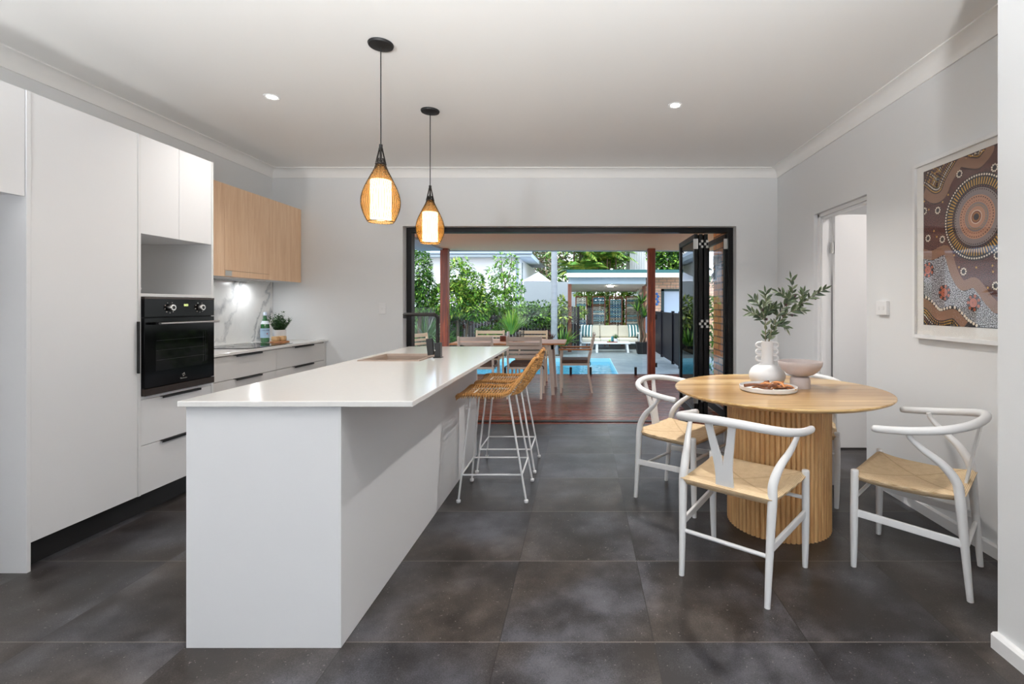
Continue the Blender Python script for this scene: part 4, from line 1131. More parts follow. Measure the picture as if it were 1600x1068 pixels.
wt_.l.new(wt_.math('MULTIPLY', _f.outputs[0], .55), _m.inputs[0]); wt_.l.new(_t.outputs[0], _m.inputs[1]); wt_.l.new(_g.outputs[0], _m.inputs[2]); wt_.l.new(_m.outputs[0], wt_.out.inputs[0])
o = MB().add([(-6.48, PY0+.02, GZ-.09), (PX1-.02, PY0+.02, GZ-.09), (PX1-.02, PY1-.02, GZ-.09), (-6.48, PY1-.02, GZ-.09)], [(0,1,2,3)]).build('pool_water', wt_.m)
tag(o, 'clear blue rippled water filling the swimming pool beyond the deck', 'water', kind='stuff')

# ================================================================ outdoor dining set
m_taupe = M('taupe_aluminium', (226,212,198), .45)
m_beige = M('beige_aluminium', (246,226,194), .45)
m_teak = wood('teak_slats', (216,150,94), (176,112,64), axis=0, sc=1.5, rough=.5)
m_cush = M('brown_cushion', (104,82,72), .9, var=.15, nscale=40)
TD0, TD1, TDX0, TDX1, TDZ = 6.80, 7.62, -1.86, -.235, .73
t = thing('outdoor_table', 'timber-topped outdoor dining table with taupe metal legs on the deck', 'table', (-1.05, 7.2, 0))
b = MB()
for k in range(7): b.box(TDX0, TDX1, TD0+k*.118, TD0+k*.118+.112, TDZ-.022, TDZ)
b.build('tabletop', m_teak, t, bevel=.002)
MB().box(TDX0+.16, TDX1-.16, TD0+.05, TD0+.09, TDZ-.09, TDZ-.023).box(TDX0+.16, TDX1-.16, TD1-.09, TD1-.05, TDZ-.09, TDZ-.023).box(TDX0+.16, TDX0+.2, TD0+.05, TD1-.05, TDZ-.09, TDZ-.023).box(TDX1-.2, TDX1-.16, TD0+.05, TD1-.05, TDZ-.09, TDZ-.023).build('apron', m_taupe, t)
for sx, sy in ((0,0), (1,0), (0,1), (1,1)):
    xt = (TDX0+.22, TDX1-.22)[sx]; yt = (TD0+.09, TD1-.09)[sy]; xb = xt+(-.05, .05)[sx]; yb = yt+(-.02,.02)[sy]
    vs = [(xb+a, yb+c, -.002) for a, c in ((-.022,-.022),(.022,-.022),(.022,.022),(-.022,.022))]+[(xt+a, yt+c, TDZ-.03) for a, c in ((-.03,-.03),(.03,-.03),(.03,.03),(-.03,.03))]
    MB().add(vs, [(0,1,2,3),(7,6,5,4),(0,4,5,1),(1,5,6,2),(2,6,7,3),(3,7,4,0)]).build('leg', m_taupe, t)
def outdoor_chair(loc, deg, lab, mt, arms=False):
    t = thing('outdoor_chair', lab, 'chair', loc, yaw(deg), group='slatted outdoor dining chairs on the deck')
    W = .225
    def bar(mb, a, b, w_=.014, h=.014): 
        mb.tube([a, b], max(w_, h), 4, up=(1,0,.01))
    for sx in (-1, 1):
        MB().tube([(sx*W, .20, -.002), (sx*W, .20, .46 if not arms else .62)], .019, 4, up=(1,1,0)).build('leg', mt, t, world=False)
        MB().tube([(sx*W, -.25, -.002), (sx*W, -.20, .25), (sx*W, -.20, .45), (sx*W, -.285, .845)], .019, 4, up=(1,1,0)).build('leg', mt, t, world=False)
        if arms: MB().box(sx*W-.027, sx*W+.027, -.24, .23, .615, .637).build('armrest', m_teak, t, world=False, bevel=.003)
    b = MB(); b.box(-W, W, -.2, .21, .395, .425); b.build('seat_frame', mt, t, world=False)
    c = MB()
    c.box(-W+.012, W-.012, -.19, .215, .426, .475); c.build('cushion', m_cush, t, world=False, bevel=.016, seg=3)
    q = MB()
    for sx in (-1, 1): q.tube(catmull([(sx*(W-.01), -.2, .45), (sx*(W+.03), -.225, .435), (sx*(W+.035), -.22, .40)], 3), .006, 5)
    q.build('cushion_tie', m_blackmatt, t, world=False)
    s = MB()
    for k in range(5):
        z0 = .555+k*.058; z1 = z0+.035
        if k == 4: z1 = z0+.052
        if k == 0: z0 -= .008
        N = 8; vs = []
        for z in (z0, z1):
            for dy in (0, .014):
                for i in range(N+1):
                    u = i/N*2-1; vs.append((u*(W-.005), -.205-.085*(z-.45)/.4-.022*(1-u*u)+dy, z))
        K = N+1; fs = []
        for i in range(N):
            fs += [(i, i+1, 2*K+i+1, 2*K+i), (K+i, 3*K+i, 3*K+i+1, K+i+1), (2*K+i, 2*K+i+1, 3*K+i+1, 3*K+i), (i, K+i, K+i+1, i+1)]
        s.add(vs, fs)
    s.build('slat_back', mt, t, world=False, smooth=40)
outdoor_chair((-.775, 6.80, 0), 90, 'taupe slatted outdoor chair, its back fully in view left of the pool edge', m_taupe)
outdoor_chair((-1.43, 6.80, 0), 90, 'taupe slatted outdoor chair half hidden behind the island benchtop end', m_taupe)
outdoor_chair((-1.53, 7.86, 0), -90, 'beige slatted outdoor chair on the far side of the table, left one', m_beige)
outdoor_chair((-.81, 7.86, 0), -90, 'beige slatted outdoor chair on the far side of the table, right one', m_beige)
outdoor_chair((-.10, 7.24, 0), 180, 'taupe outdoor armchair side-on at the right end of the table', m_taupe, True)
outdoor_chair((-2.20, 7.12, 0), -22, 'beige slatted outdoor chair at the left end behind the kitchen tap', m_beige)
# things on the table
for i, (x, y, lab) in enumerate(((-.99, 7.22, 'short clear tumbler on the outdoor table, front one'), (-.90, 7.30, 'tall clear tumbler on the outdoor table, right one'), (-.955, 7.4, 'tall clear tumbler on the outdoor table, back one'))):
    h = (.09, .15, .13)[i]
    t = thing('glass_tumbler', lab, 'glass', (x, y, TDZ), group='tumblers on the outdoor table')
    MB().lathe([(0,0),(.03,0),(.036,h),(.033,h),(.028,.008),(0,.008)], 18, (x,y,TDZ)).build('glass_body', glass('tumbler_glass', (.86,.88,.88)) if 'tumbler_glass' not in MATS else MATS['tumbler_glass'], t, smooth=50)
t = thing('wooden_caddy', 'small brown wooden box on the outdoor table between the chairs', 'box', (-1.16, 7.3, TDZ))
MB().box(-1.22, -1.10, 7.25, 7.37, TDZ, TDZ+.075).build('box', m_timber, t, bevel=.003)
t = thing('white_candle', 'white candle in a clear holder on the outdoor table', 'candle', (-1.13, 7.48, TDZ))
MB().cyl(-1.13, 7.48, TDZ, TDZ+.13, .022).build('candle', m_white, t, smooth=40)

# ================================================================ cabana and its furniture
m_teal = M('teal_roof', (44,98,98), .5); m_fascia = M('cream_fascia', (240,240,226), .5); m_bluew = M('pale_blue_beam', (196,214,228), .5); m_bluegr = M('blue_grey_soffit', (120,150,166), .5)
m_cpost = wood('cabana_post', (140,88,66), (104,60,44), axis=2, sc=1, rough=.6)
CY = 14.0
t = thing('cabana', 'flat-roofed poolside shelter with teal and cream fascia on brown posts', 'shelter', (.9, 15, GZ))
xl, xr_, xm = X(885.5, CY), 3.3, X(1011, CY)
MB().box(xl, xr_, CY, CY+3.0, Z(426, CY), Z(421, CY)).build('roof_sheet', m_teal, t)
MB().box(xl, xr_, CY, CY+.04, Z(433, CY), Z(426, CY)-.001).box(xl, xl+.04, CY+.04, CY+3, Z(433, CY), Z(426, CY)-.001).build('fascia', m_fascia, t)
MB().box(xl+.05, xm, CY+.041, CY+.5, Z(433, CY)+.0, Z(433, CY)+.03).build('soffit', m_bluegr, t)
bz0, bz1 = Z(443.3, CY+.25), Z(439, CY+.25)
MB().box(xl+.05, xm, CY+.25, CY+.33, bz0, bz1+.14).build('beam', m_bluew, t)
zc0 = Z(444, CY+.34); zc1 = Z(455.8, 16.6)
MB().add([(xl+.05,CY+.34,zc0),(xm,CY+.34,zc0),(xm,16.6,zc1),(xl+.05,16.6,zc1),(xl+.05,CY+.34,zc0+.03),(xm,CY+.34,zc0+.03),(xm,16.6,zc1+.03),(xl+.05,16.6,zc1+.03)], [(3,2,1,0),(4,5,6,7),(0,1,5,4),(1,2,6,5),(2,3,7,6),(3,0,4,7)]).build('ceiling_lining', M('lining_grey', (214,212,208), .6), t)
for x0, x1, y in ((X(887.3, CY+.3), X(893, CY+.3), CY+.24), (X(1003.5, CY+.9), X(1008, CY+.9), CY+.8), (X(1004.5, 16.2), X(1008.5, 16.2), 16.2)):
    MB().box(x0, x1, y, y+.1, GZ, zc1+.02 if y > 15 else (bz0 if y < CY+.5 else Z(446,CY+.8))).build('post', m_cpost, t, bevel=.004)
lx, ly = X(953.5, CY+.75), CY+.75
lz = zc0+(zc1-zc0)*(.41/(16.6-CY-.34))
t = thing('cabana_downlight', 'bright round downlight glowing under the cabana ceiling', 'ceiling light', (lx, ly, lz))
MB().cyl(lx, ly, lz-.03, lz-.002, .085).build('lens', M('cabana_led', (255,255,255), .4, emit=(255,244,220), es=40), t)
lamp('cabana_lamp', 'AREA', (lx, ly, lz-.04), 14, (1,.92,.8), (0,0,0), shape='DISK', size=.15)

# driftwood slat screens
m_slats = [M('slat_blue', (74,126,158), .7, var=.3, nscale=9), M('slat_white', (220,222,214), .7, var=.25, nscale=9), M('slat_brown', (122,92,72), .8, var=.4, nscale=9), M('slat_grey', (150,150,142), .8, var=.3, nscale=9), M('slat_teal', (116,162,176), .7, var=.25, nscale=9)]
r = random.Random(9)
SYY = 16.25
for i, (a, b_, pos) in enumerate(((899,917.5,'leftmost of the four behind the sofa'), (925,946,'second from the left behind the sofa'), (951.5,972.5,'third from the left behind the sofa'), (977.5,1000,'rightmost of the four behind the sofa'))):
    x0, x1 = X(a, SYY), X(b_, SYY); z1 = Z(462.5, SYY)
    t = thing('slat_screen', 'weathered blue and white timber slat screen, '+pos, 'screen', ((x0+x1)/2, SYY, GZ), group='driftwood slat screens in the cabana')
    MB().box(x0, x0+.035, SYY-.02, SYY+.03, GZ, z1).box(x1-.035, x1, SYY-.02, SYY+.03, GZ, z1).box(x0+.035, x1-.035, SYY-.01, SYY+.03, z1-.035, z1).build('screen_frame', m_cpost, t)
    s = MB(); z = z1-.05
    while z > GZ+.1:
        h = r.uniform(.045, .075)
        if not (i == 0 and 478 < VY-(z-HC)/SYY*FPX < 496): 
            N = 6; e0 = [r.uniform(-.010,.010) for _ in range(N+1)]; e1 = [r.uniform(-.010,.010) for _ in range(N+1)]; mi = r.randrange(5)
            vs = [(x0+.038+(x1-x0-.076)*k/N, SYY-.012+dy, z-h*(1-up)+(e1[k] if up else e0[k])) for dy in (0,.02) for up in (0,1) for k in range(N+1)]
            K = N+1; fs = []
            for k in range(N): fs += [(k, k+1, K+k+1, K+k), (2*K+k, 3*K+k, 3*K+k+1, 2*K+k+1), (K+k, K+k+1, 3*K+k+1, 3*K+k), (k, 2*K+k, 2*K+k+1, k+1)]
            s.add(vs, fs, mi)
        z -= h+.014
    s.build('slats', m_slats, t)

# outdoor sofa
m_sofacush = M('cream_cushion', (226,220,206), .9, var=.05, nscale=30); m_alu = M('white_aluminium', (236,238,240), .4)
SY = 14.95; sx0, sx1 = X(906.5, SY), X(1000, SY)
zt_ = lambda py, y=SY: Z(py, y)
t = thing('outdoor_sofa', 'cream three-seat outdoor sofa with white metal frame under the cabana', 'sofa', ((sx0+sx1)/2, 15.3, GZ))
b = MB(); zs = Z(536.5, SY)
b.box(sx0, sx1, SY, SY+.04, zs, zs+.045); b.box(sx0, sx1, SY+.72, SY+.76, zs, zs+.045); b.box(sx0, sx0+.04, SY, SY+.76, zs, zs+.045); b.box(sx1-.04, sx1, SY, SY+.76, zs, zs+.045)
b.box(sx0, sx1, SY+.72, SY+.75, zs+.3, zs+.34)
for x in (sx0, sx1-.04): b.box(x, x+.04, SY+.02, SY+.74, zs+.29, zs+.325); b.box(x, x+.04, SY+.02, SY+.06, zs+.045, zs+.29)
for k in range(8): b.box(sx0+.04, sx1-.04, SY+.06+k*.08, SY+.1+k*.08, zs+.03, zs+.044)
b.build('frame', m_alu, t, bevel=.003)
for x, y in ((sx0+.02, SY+.02), (sx1-.02, SY+.02), (sx0+.02, SY+.74), (sx1-.02, SY+.74)): MB().box(x-.02, x+.02, y-.02, y+.02, GZ, zs).build('leg', m_alu, t)
cw = (sx1-sx0-.1)/3
for k in range(3):
    x = sx0+.05+k*cw
    MB().box(x+.004, x+cw-.004, SY+.01, SY+.62, zs+.046, zs+.155).build('seat_cushion', m_sofacush, t, bevel=.03, seg=4)
    rot = Matrix.Translation((x+cw/2, SY+.62, zs+.156)) @ Matrix.Rotation(math.radians(-13), 4, 'X')
    MB().box(-cw/2+.004, cw/2-.004, -.065, .075, .0, .385, mat=rot).build('back_cushion', m_sofacush, t, bevel=.045, seg=4)
def stripe_mat():
    t = NT('teal_stripes'); p = t.pos(True); s = t.new('ShaderNodeSeparateXYZ'); t.l.new(p, s.inputs[0])
    f = t.math('FRACT', t.math('DIVIDE', t.math('ADD', s.outputs[0], 5.02), .098))
    k = t.math('LESS_THAN', f, .5)
    t.set('Base Color', t.mix(k, rgba((238,240,236)), rgba((24,108,120)))); t.set('Roughness', .9)
    return t.m
m_str = stripe_mat()
def cushion(name, lab, cx, cy, cz, w_, h, tilt, rz):
    n = 12; vs = []; fs = []
    for sg in (-1, 1):
        for j in range(n+1):
            for i in range(n+1):
                u, v = i/n*2-1, j/n*2-1
                th = .068*((1-u**4)*(1-v**4))**.55
                k = 1-.07*(1-v*v)*abs(u)**3; q = 1-.07*(1-u*u)*abs(v)**3
                vs.append((u*w_/2*k, sg*th, v*h/2*q))
    N = n+1
    for sg in range(2):
        for j in range(n):
            for i in range(n):
                a = sg*N*N+j*N+i; fs.append((a, a+1, a+N+1, a+N) if sg == 0 else (a+N, a+N+1, a+1, a))
    m = MB().add(vs, fs); o = m.build(name, m_str, smooth=70, world=False)
    o.location = (cx, cy, cz); o.rotation_euler = (math.radians(tilt), 0, math.radians(rz))
    return tag(o, lab, 'cushion', 'striped cushions on the outdoor sofa')
cushion('striped_cushion', 'teal and white striped cushion at the left end of the outdoor sofa', X(916, SY+.42), SY+.42, Z(516.5, SY+.42), .40, .40, -14, -12)
cushion('striped_cushion', 'teal and white striped cushion at the right end of the outdoor sofa', X(991, SY+.42), SY+.42, Z(516.5, SY+.42), .40, .40, -14, 12)
# coffee table
CT = 13.95; x0, x1 = X(928, CT), X(985, CT); zt = Z(534.5, CT+.2)
t = thing('coffee_table', 'low white slatted coffee table in front of the outdoor sofa', 'table', ((x0+x1)/2, CT+.25, GZ))
b = MB()
for k in range(6): b.box(x0, x1, CT+k*.09, CT+.084+k*.09, zt-.035, zt)
b.build('tabletop', m_alu, t, bevel=.002)
for sx in (0, 1):
    for sy in (0, 1):
        xt = x0+.09 if sx == 0 else x1-.09; xb = xt+(-.0 if sx == 0 else .03); y = CT+.04 if sy == 0 else CT+.48
        MB().add([(xb-.03,y-.02,GZ),(xb+.03,y-.02,GZ),(xb+.03,y+.02,GZ),(xb-.03,y+.02,GZ),(xt-.03,y-.02,zt-.036),(xt+.03,y-.02,zt-.036),(xt+.03,y+.02,zt-.036),(xt-.03,y+.02,zt-.036)], [(3,2,1,0),(4,5,6,7),(0,1,5,4),(1,2,6,5),(2,3,7,6),(3,0,4,7)]).build('leg', m_alu, t)
def blades(mb, c, n, L, W, spread, seed, up=1.0, mis=(0,), droop=.9, seg=6, r0=.03):
    r = random.Random(seed)
    for k in range(n):
        a = r.uniform(0, 2*PI); e = r.uniform(.08, 1)*spread; l = L*r.uniform(.65, 1.05)
        d = Vector((math.cos(a)*e, math.sin(a)*e, up)).normalized(); p0 = Vector(c)+Vector((math.cos(a)*r0, math.sin(a)*r0, 0))
        sd = Vector((-math.sin(a), math.cos(a), 0)); vs = []
        for i in range(seg+1):
            t_ = i/seg; p = p0+d*l*t_-Vector((0,0,1))*droop*l*e*t_*t_*.5+Vector((math.cos(a), math.sin(a), 0))*l*e*.25*t_*t_
            w_ = W*(1-t_)**.6*(.5+min(t_*3, .5)) if i < seg else 0
            vs += [p-sd*w_/2, p+sd*w_/2]
        mb.add(vs, [(2*i, 2*i+1, 2*i+3, 2*i+2) for i in range(seg)], r.choice(mis))
    return mb
G = [M('leaf_deep', (42,76,34), .5), M('leaf_mid', (84,132,48), .5), M('leaf_bright', (142,184,70), .5), M('leaf_yellow', (184,196,90), .5), M('leaf_grey', (136,150,120), .6), M('leaf_brown', (150,134,106), .7), M('leaf_red', (110,56,50), .5), M('leaf_palm', (96,146,58), .5)]
m_bark = M('bark', (110,92,74), .9, var=.3, nscale=14)
def pot_plant(name, lab, x, y, z, rp, hp, mat, n, L, spread, seed, mis, W=.012):
    t = thing(name, lab, 'plant', (x, y, z))
    MB().lathe([(0,0),(rp*.8,0),(rp,hp),(rp*.88,hp),(rp*.85,hp*.85),(0,hp*.85)], 20, (x,y,z)).build('pot', mat, t, smooth=45)
    blades(MB(), (x,y,z+hp*.8), n, L, W, spread, seed, mis=tuple(range(len(mis))), r0=rp*.3).build('foliage', [G[i] for i in mis], t, recalc=False)
    return t
tx_, ty_ = X(957, CT+.2), CT+.2
t = thing('wooden_tray', 'dark wooden tray on the white outdoor coffee table', 'tray', (tx_, ty_, zt))
MB().box(tx_-.16, tx_+.14, ty_-.1, ty_+.1, zt, zt+.02).build('tray', m_timber, t, bevel=.003)
pot_plant('potted_plant', 'small green plant in a white pot on the coffee table tray', X(962, CT+.2), CT+.2, zt+.021, .065, .09, m_white, 70, .2, .8, 21, (0,1))
t = thing('teal_candle', 'teal glass jar beside the plant on the coffee table tray', 'jar', (X(957.5, CT+.15), CT+.15, zt+.021))
MB().lathe([(0,0),(.04,0),(.045,.03),(.04,.14),(.03,.15),(0,.15)], 18, (X(957.5, CT+.15), CT+.3, zt+.021)).build('jar', M('teal_glass', (60,130,142), .15), t, smooth=50)
t = thing('lime', 'green fruit on the coffee table tray', 'fruit', (X(952.5, CT+.15), CT+.15, zt+.021))
MB().lathe([(0,0),(.02,.006),(.03,.03),(.02,.055),(0,.062)], 14, (X(952.5, CT+.15), CT+.15, zt+.021)).build('lime', G[2], t, smooth=80)

# yucca in a black planter
yx, yy = X(1004, 13.75), 13.75
t = thing('potted_yucca', 'tall spiky yucca with twisted trunks in a black square planter', 'plant', (yx, yy, GZ))
w0, w1 = .15, .19; z1 = Z(534, yy)
MB().add([(yx+a*w0, yy+c*w0, GZ) for a, c in ((-1,-1),(1,-1),(1,1),(-1,1))]+[(yx+a*w1, yy+c*w1, z1) for a, c in ((-1,-1),(1,-1),(1,1),(-1,1))], [(3,2,1,0),(4,5,6,7),(0,1,5,4),(1,2,6,5),(2,3,7,6),(3,0,4,7)]).build('planter', m_blackmatt, t, bevel=.008)
tr = MB(); fo = MB()
for k, (dx, dy, px, py) in enumerate(((-.06,0,996,486), (.04,.05,1003,474), (.0,-.05,1006,496))):
    e = (X(px, yy), yy+dy, Z(py, yy)); tr.tube(catmull([(yx+dx, yy+dy, z1-.02), ((yx+dx+e[0])/2+.05*(-1)**k, yy+dy, (z1+e[2])/2-.15), ((yx+dx+e[0])/2-.02, yy+dy, (z1+e[2])/2+.1), e], 5), [.034, .02], 8)
    blades(fo, e, 60, .5, .034, 1.3, 40+k, mis=(0,0,1,2), r0=.02)
tr.build('trunk', m_bark, t, smooth=70); fo.build('foliage', [G[0], G[1], G[2]], t, recalc=False)

# ================================================================ brick outbuilding, screen fence
m_pbrick = brick_mat('pale_brick', (0,2), (246,204,176), (232,184,152), (180,160,146), bw=.25, bh=.09)
OYB = 15.0
t = thing('brick_outbuilding', 'pale brick outbuilding with a wide light blue door behind the dark fence', 'building', (3.2, OYB, GZ))
x0 = X(1010.5, OYB); dx0 = X(1033, OYB)
dxa, dza = dx0, Z(451, OYB)
MB().box(x0, dxa, OYB, OYB+2.2, GZ, Z(433, OYB)+.04).box(dxa, 3.6, OYB, OYB+2.2, dza, Z(433, OYB)+.04).box(3.6, 5.5, OYB, OYB+2.2, GZ, Z(433, OYB)+.04).build('wall', m_pbrick, t)
MB().box(dxa, dxa+.09, OYB-.01, OYB+.05, GZ, dza).box(dxa, 3.6, OYB-.01, OYB+.05, dza-.07, dza).build('door_frame', M('dark_teal', (34,62,66), .5), t)
MB().box(dxa+.09, 3.6, OYB+.04, OYB+.08, GZ, dza-.07).build('door', M('pale_blue_door', (196,214,236), .35), t)
b = MB(); 
for k in range(13): b.box(dxa+.02+k*.09, dxa+.02+k*.09+.078, OYB-.012, OYB-.001, dza+.001, dza+.22)
b.build('soldier_bricks', m_pbrick, t)
t = thing('wall_art', 'small blue leaf-shaped ornament hanging on the pale brick wall', 'ornament', (X(1027, OYB), OYB-.03, Z(467, OYB)))
b = MB()
for k, (px, py) in enumerate(((1026,459),(1028,463),(1026,467),(1028,471),(1026,475))):
    b.lathe([(0,-.05),(.035,-.02),(.045,.01),(0,.055)], 8, (X(px, OYB), OYB-.035, Z(py, OYB)), sy=.5)
b.build('leaves', M('ornament_blue', (58,120,196), .4), t, smooth=50)
m_navy = M('dark_slat', (22,22,29), .5, spec=.2)
FX = 2.13
t = thing('slat_fence', 'dark aluminium vertical-slat pool fence running along the right side', 'fence', (FX, 12.4, GZ))
b = MB(); y = 10.5
k = 0
while y < 14.35: b.box(FX-.009, FX+.009, y, y+.065, GZ+.06, 1.06); y += .072; k += 1
b.build('slats', m_navy, t)
MB().box(FX-.02, FX+.02, 10.48, 14.38, 1.06, 1.09).box(FX-.02, FX+.02, 10.48, 14.38, GZ+.04, GZ+.07).build('rail', m_navy, t)
for y in (10.48, 11.3, 12.85, 14.35): MB().box(FX-.045, FX+.02, y-.03, y+.03, GZ, 1.13).build('post', m_navy, t)
t = thing('pool_sign', 'tall narrow blue and white pool safety sign on the dark fence', 'sign', (2.06, 14.1, .8))
MB().box(1.86, 2.04, 14.18, 14.19, .45, 1.02).build('panel', M('sign_white', (222,230,242), .5), t)
m_sb = M('sign_blue', (52,98,180), .5)
b = MB().box(1.875, 2.025, 14.176, 14.179, .93, 1.0)
for k in range(10): b.box(1.885, 2.015-.02*(k % 3), 14.176, 14.179, .485+k*.042, .485+k*.042+.018)
b.build('print', m_sb, t)

# ================================================================ garden and neighbours
def leafcloud(name, blobs, n, size, mis, seed, parent, asp=.42, weights=None):
    r = random.Random(seed); mb = MB()
    vol = [b[3]*b[4]*b[5] for b in blobs]; tot = sum(vol)
    for b_, v_ in zip(blobs, vol):
        for _ in range(int(n*v_/tot)):
            while True:
                q = Vector((r.uniform(-1,1), r.uniform(-1,1), r.uniform(-1,1)))
                if .25 < q.length < 1: break
            q = q.normalized()*q.length**.45
            p = Vector((b_[0]+q.x*b_[3], b_[1]+q.y*b_[4], b_[2]+q.z*b_[5]))
            d = (q*.8+Vector((r.uniform(-1,1), r.uniform(-1,1), r.uniform(-1,.5)))).normalized()
            s = d.cross(Vector((r.uniform(-.6,.6), r.uniform(-.6,.6), 1))); s = s.normalized() if s.length > .01 else d.orthogonal()
            L = size*r.uniform(.6, 1.25); W = L*asp/2; nn = s.cross(d)*W*.3
            mb.add([p, p+d*L*.45-s*W+nn, p+d*L, p+d*L*.45+s*W+nn], [(0,1,2), (0,2,3)], r.randrange(len(mis)))
    return mb.build(name, [G[i] for i in mis], parent, recalc=False)
def tree(name, lab, cat, base, blobs, n, size, mis, seed, stems=(), asp=.42):
    t = thing(name, lab, cat, base)
    leafcloud('foliage', blobs, n, size, mis, seed, t, asp)
    b = MB()
    for s in stems: b.tube(catmull(s[0], 4), s[1], 7)
    if stems: b.build('trunk', m_bark, t, smooth=70)
    return t
def bl(px, py, Y, rx, rz, ry=None):          # blob: centre seen at (px,py), half sizes in px
    return (X(px, Y), Y, Z(py, Y), rx/FPX*Y, (ry or rx)/FPX*Y, rz/FPX*Y)
def st(px0, py0, px1, py1, Y): return [(X(px0, Y), Y, GZ), (X((px0+px1)/2+1, Y), Y, Z((py0+py1)/2, Y)), (X(px1, Y), Y, Z(py1, Y))]
gp = lambda px, Y: (X(px, Y), Y, GZ)
tree('dense_tree', 'dark green dense tree at the far left of the opening', 'tree', gp(655,12.5), [bl(652,425,12.5,22,42), bl(640,470,12.5,26,32), bl(664,455,12.5,16,32)], 6000, .10, (0,0,1,1,2), 1, [(st(655,520,655,430,12.5), [.06,.03])])
tree('leafy_tree', 'bright green leafy tree behind the left verandah post', 'tree', gp(712,12.9), [bl(712,432,12.9,17,26), bl(735,450,12.9,22,26), bl(706,468,12.9,34,26), bl(745,478,12.9,26,22), bl(728,415,12.9,9,10)], 5600, .135, (1,2,2,3,0), 2, [(st(715,530,715,440,12.9), [.05,.02]), (st(725,530,738,455,12.9), [.04,.02])], .4)
tree('slender_tree', 'slim open-leaved young tree in front of the white house', 'tree', gp(788,13.2), [bl(783,405,13.2,9,10), bl(800,405,13.2,9,8), bl(772,425,13.2,11,9), bl(800,425,13.2,11,10), bl(785,445,13.2,20,13), bl(806,455,13.2,12,12), bl(776,472,13.2,24,16), bl(808,478,13.2,12,12), bl(815,445,13.2,6,6)], 2000, .125, (1,2,4,2,1,2), 3, [(st(788,520,789,440,13.2), [.03,.018]), ([gp(788,13.2)[:2]+(Z(440,13.2),), (X(784,13.2),13.2,Z(420,13.2)), (X(783,13.2),13.2,Z(400,13.2))], [.018,.006]), ([gp(788,13.2)[:2]+(Z(450,13.2),), (X(797,13.2),13.2,Z(425,13.2)), (X(800,13.2),13.2,Z(400,13.2))], [.016,.006])], .42)
tree('garden_hedge', 'low pale green mounded hedge in front of the grey wall', 'hedge', gp(830,14.5), [bl(806,484,14.5,14,9), bl(825,480,14.5,18,8), bl(845,478,14.5,20,8), bl(830,495,14.5,34,16), bl(860,495,14.5,22,16)], 3400, .1, (1,2,0,4), 4)
tree('red_leaf_shrub', 'dark red leaved shrub under the bright tree by the timber fence', 'shrub', gp(716,11.8+1.7), [bl(722,500,13.4,15,10), bl(775,490,13.4,12,12), bl(765,508,13.4,14,8)], 500, .16, (6,6,0), 5, [(st(722,530,722,500,13.4), [.02,.01])], .3)
tree('low_shrub', 'feathery green shrub right of the left verandah post', 'shrub', gp(708,13.1), [bl(709,512,13.1,12,22)], 900, .09, (0,1,1), 6)
tree('ground_cover', 'pale green creeping shrub below the slender tree', 'shrub', gp(765,13.3), [bl(765,517,13.2,22,8), bl(790,508,13.2,16,10)], 900, .09, (1,2,1), 7)
t = thing('strap_leaf_plant', 'large arching strap-leaved plant by the left door frame', 'plant', gp(664,11.2))
b = MB(); blades(b, (X(664,13.0),13.0,Z(532,13.0)), 200, 1.05, .045, 1.5, 8, mis=(0,1,1,2), r0=.2); blades(b, (X(645,13.0),13.0,Z(545,13.0)), 120, .95, .045, 1.5, 18, mis=(0,1,1,2), r0=.2); b.build('foliage', [G[0], G[1], G[4]], t, recalc=False)
t = thing('golden_cycad', 'golden green feathery cycad beyond the outdoor table', 'plant', gp(797,13.0))
b = MB(); blades(b, (X(799,12.95),12.95,Z(522,12.95)), 240, .74, .034, .9, 9, mis=(0,1,2,2), droop=.6, r0=.05); b.build('foliage', [G[7], G[3], G[2]], t, recalc=False)
for px, py, Y, s_, lab in ((863,527,13.3,10,'dark red spiky bromeliad at the foot of the palm trunk'), (851,531,13.6,11,'dark red spiky bromeliad left of the palm trunk, lower one')):
    t = thing('bromeliad', lab, 'plant', gp(px, Y), group='red bromeliads by the palm')
    blades(MB(), (X(px,Y),Y,Z(py+4,Y)), 46, .34, .036, 1.2, s_, mis=(0,0,1), droop=.3).build('foliage', [G[6], G[0]], t, recalc=False)
t = thing('clivia_clump', 'bright green strappy clump beside the left cabana post', 'plant', gp(879,13.7))
blades(MB(), (X(878,13.7),13.7,Z(540,13.7)), 130, .62, .05, 1.1, 31, mis=(0,1,2), r0=.12).build('foliage', [G[1], G[2], G[0]], t, recalc=False)
tree('variegated_shrub', 'pale variegated shrub between the palm trunk and the cabana', 'shrub', gp(876,14.2), [bl(874,475,14.3,9,12), bl(880,495,14.3,9,14)], 420, .17, (2,4,3,4), 32, [(st(877,530,877,485,14.3), [.02,.01])], .4)
tree('reflection_shrub', 'tall green shrub past the orange brick wall, added in place of reflected plants', 'shrub', (2.8, 9.6, GZ), [(2.85,9.6,1.2,.4,.5,1.0), (2.75,9.9,.7,.45,.5,.8)], 1200, .12, (0,1,2), 35)  # added shrub standing in for plants reflected in the folded glass
tree('screen_plant', 'bright green shrub growing behind the leftmost slat screen', 'shrub', gp(905,15.6), [bl(906,487,15.9,9,7), bl(922,465,16.6,6,9), bl(948,485,16.6,5,25), bl(975,480,16.6,5,25)], 700, .15, (2,2,1,3), 33)
tree('back_hedge', 'green hedge tops showing above the slat screens', 'hedge', gp(950,17.2), [bl(920,459,17.2,22,5,8), bl(960,459,17.2,25,5,8), bl(995,460,17.2,14,6,8)], 900, .15, (2,1,3), 34)

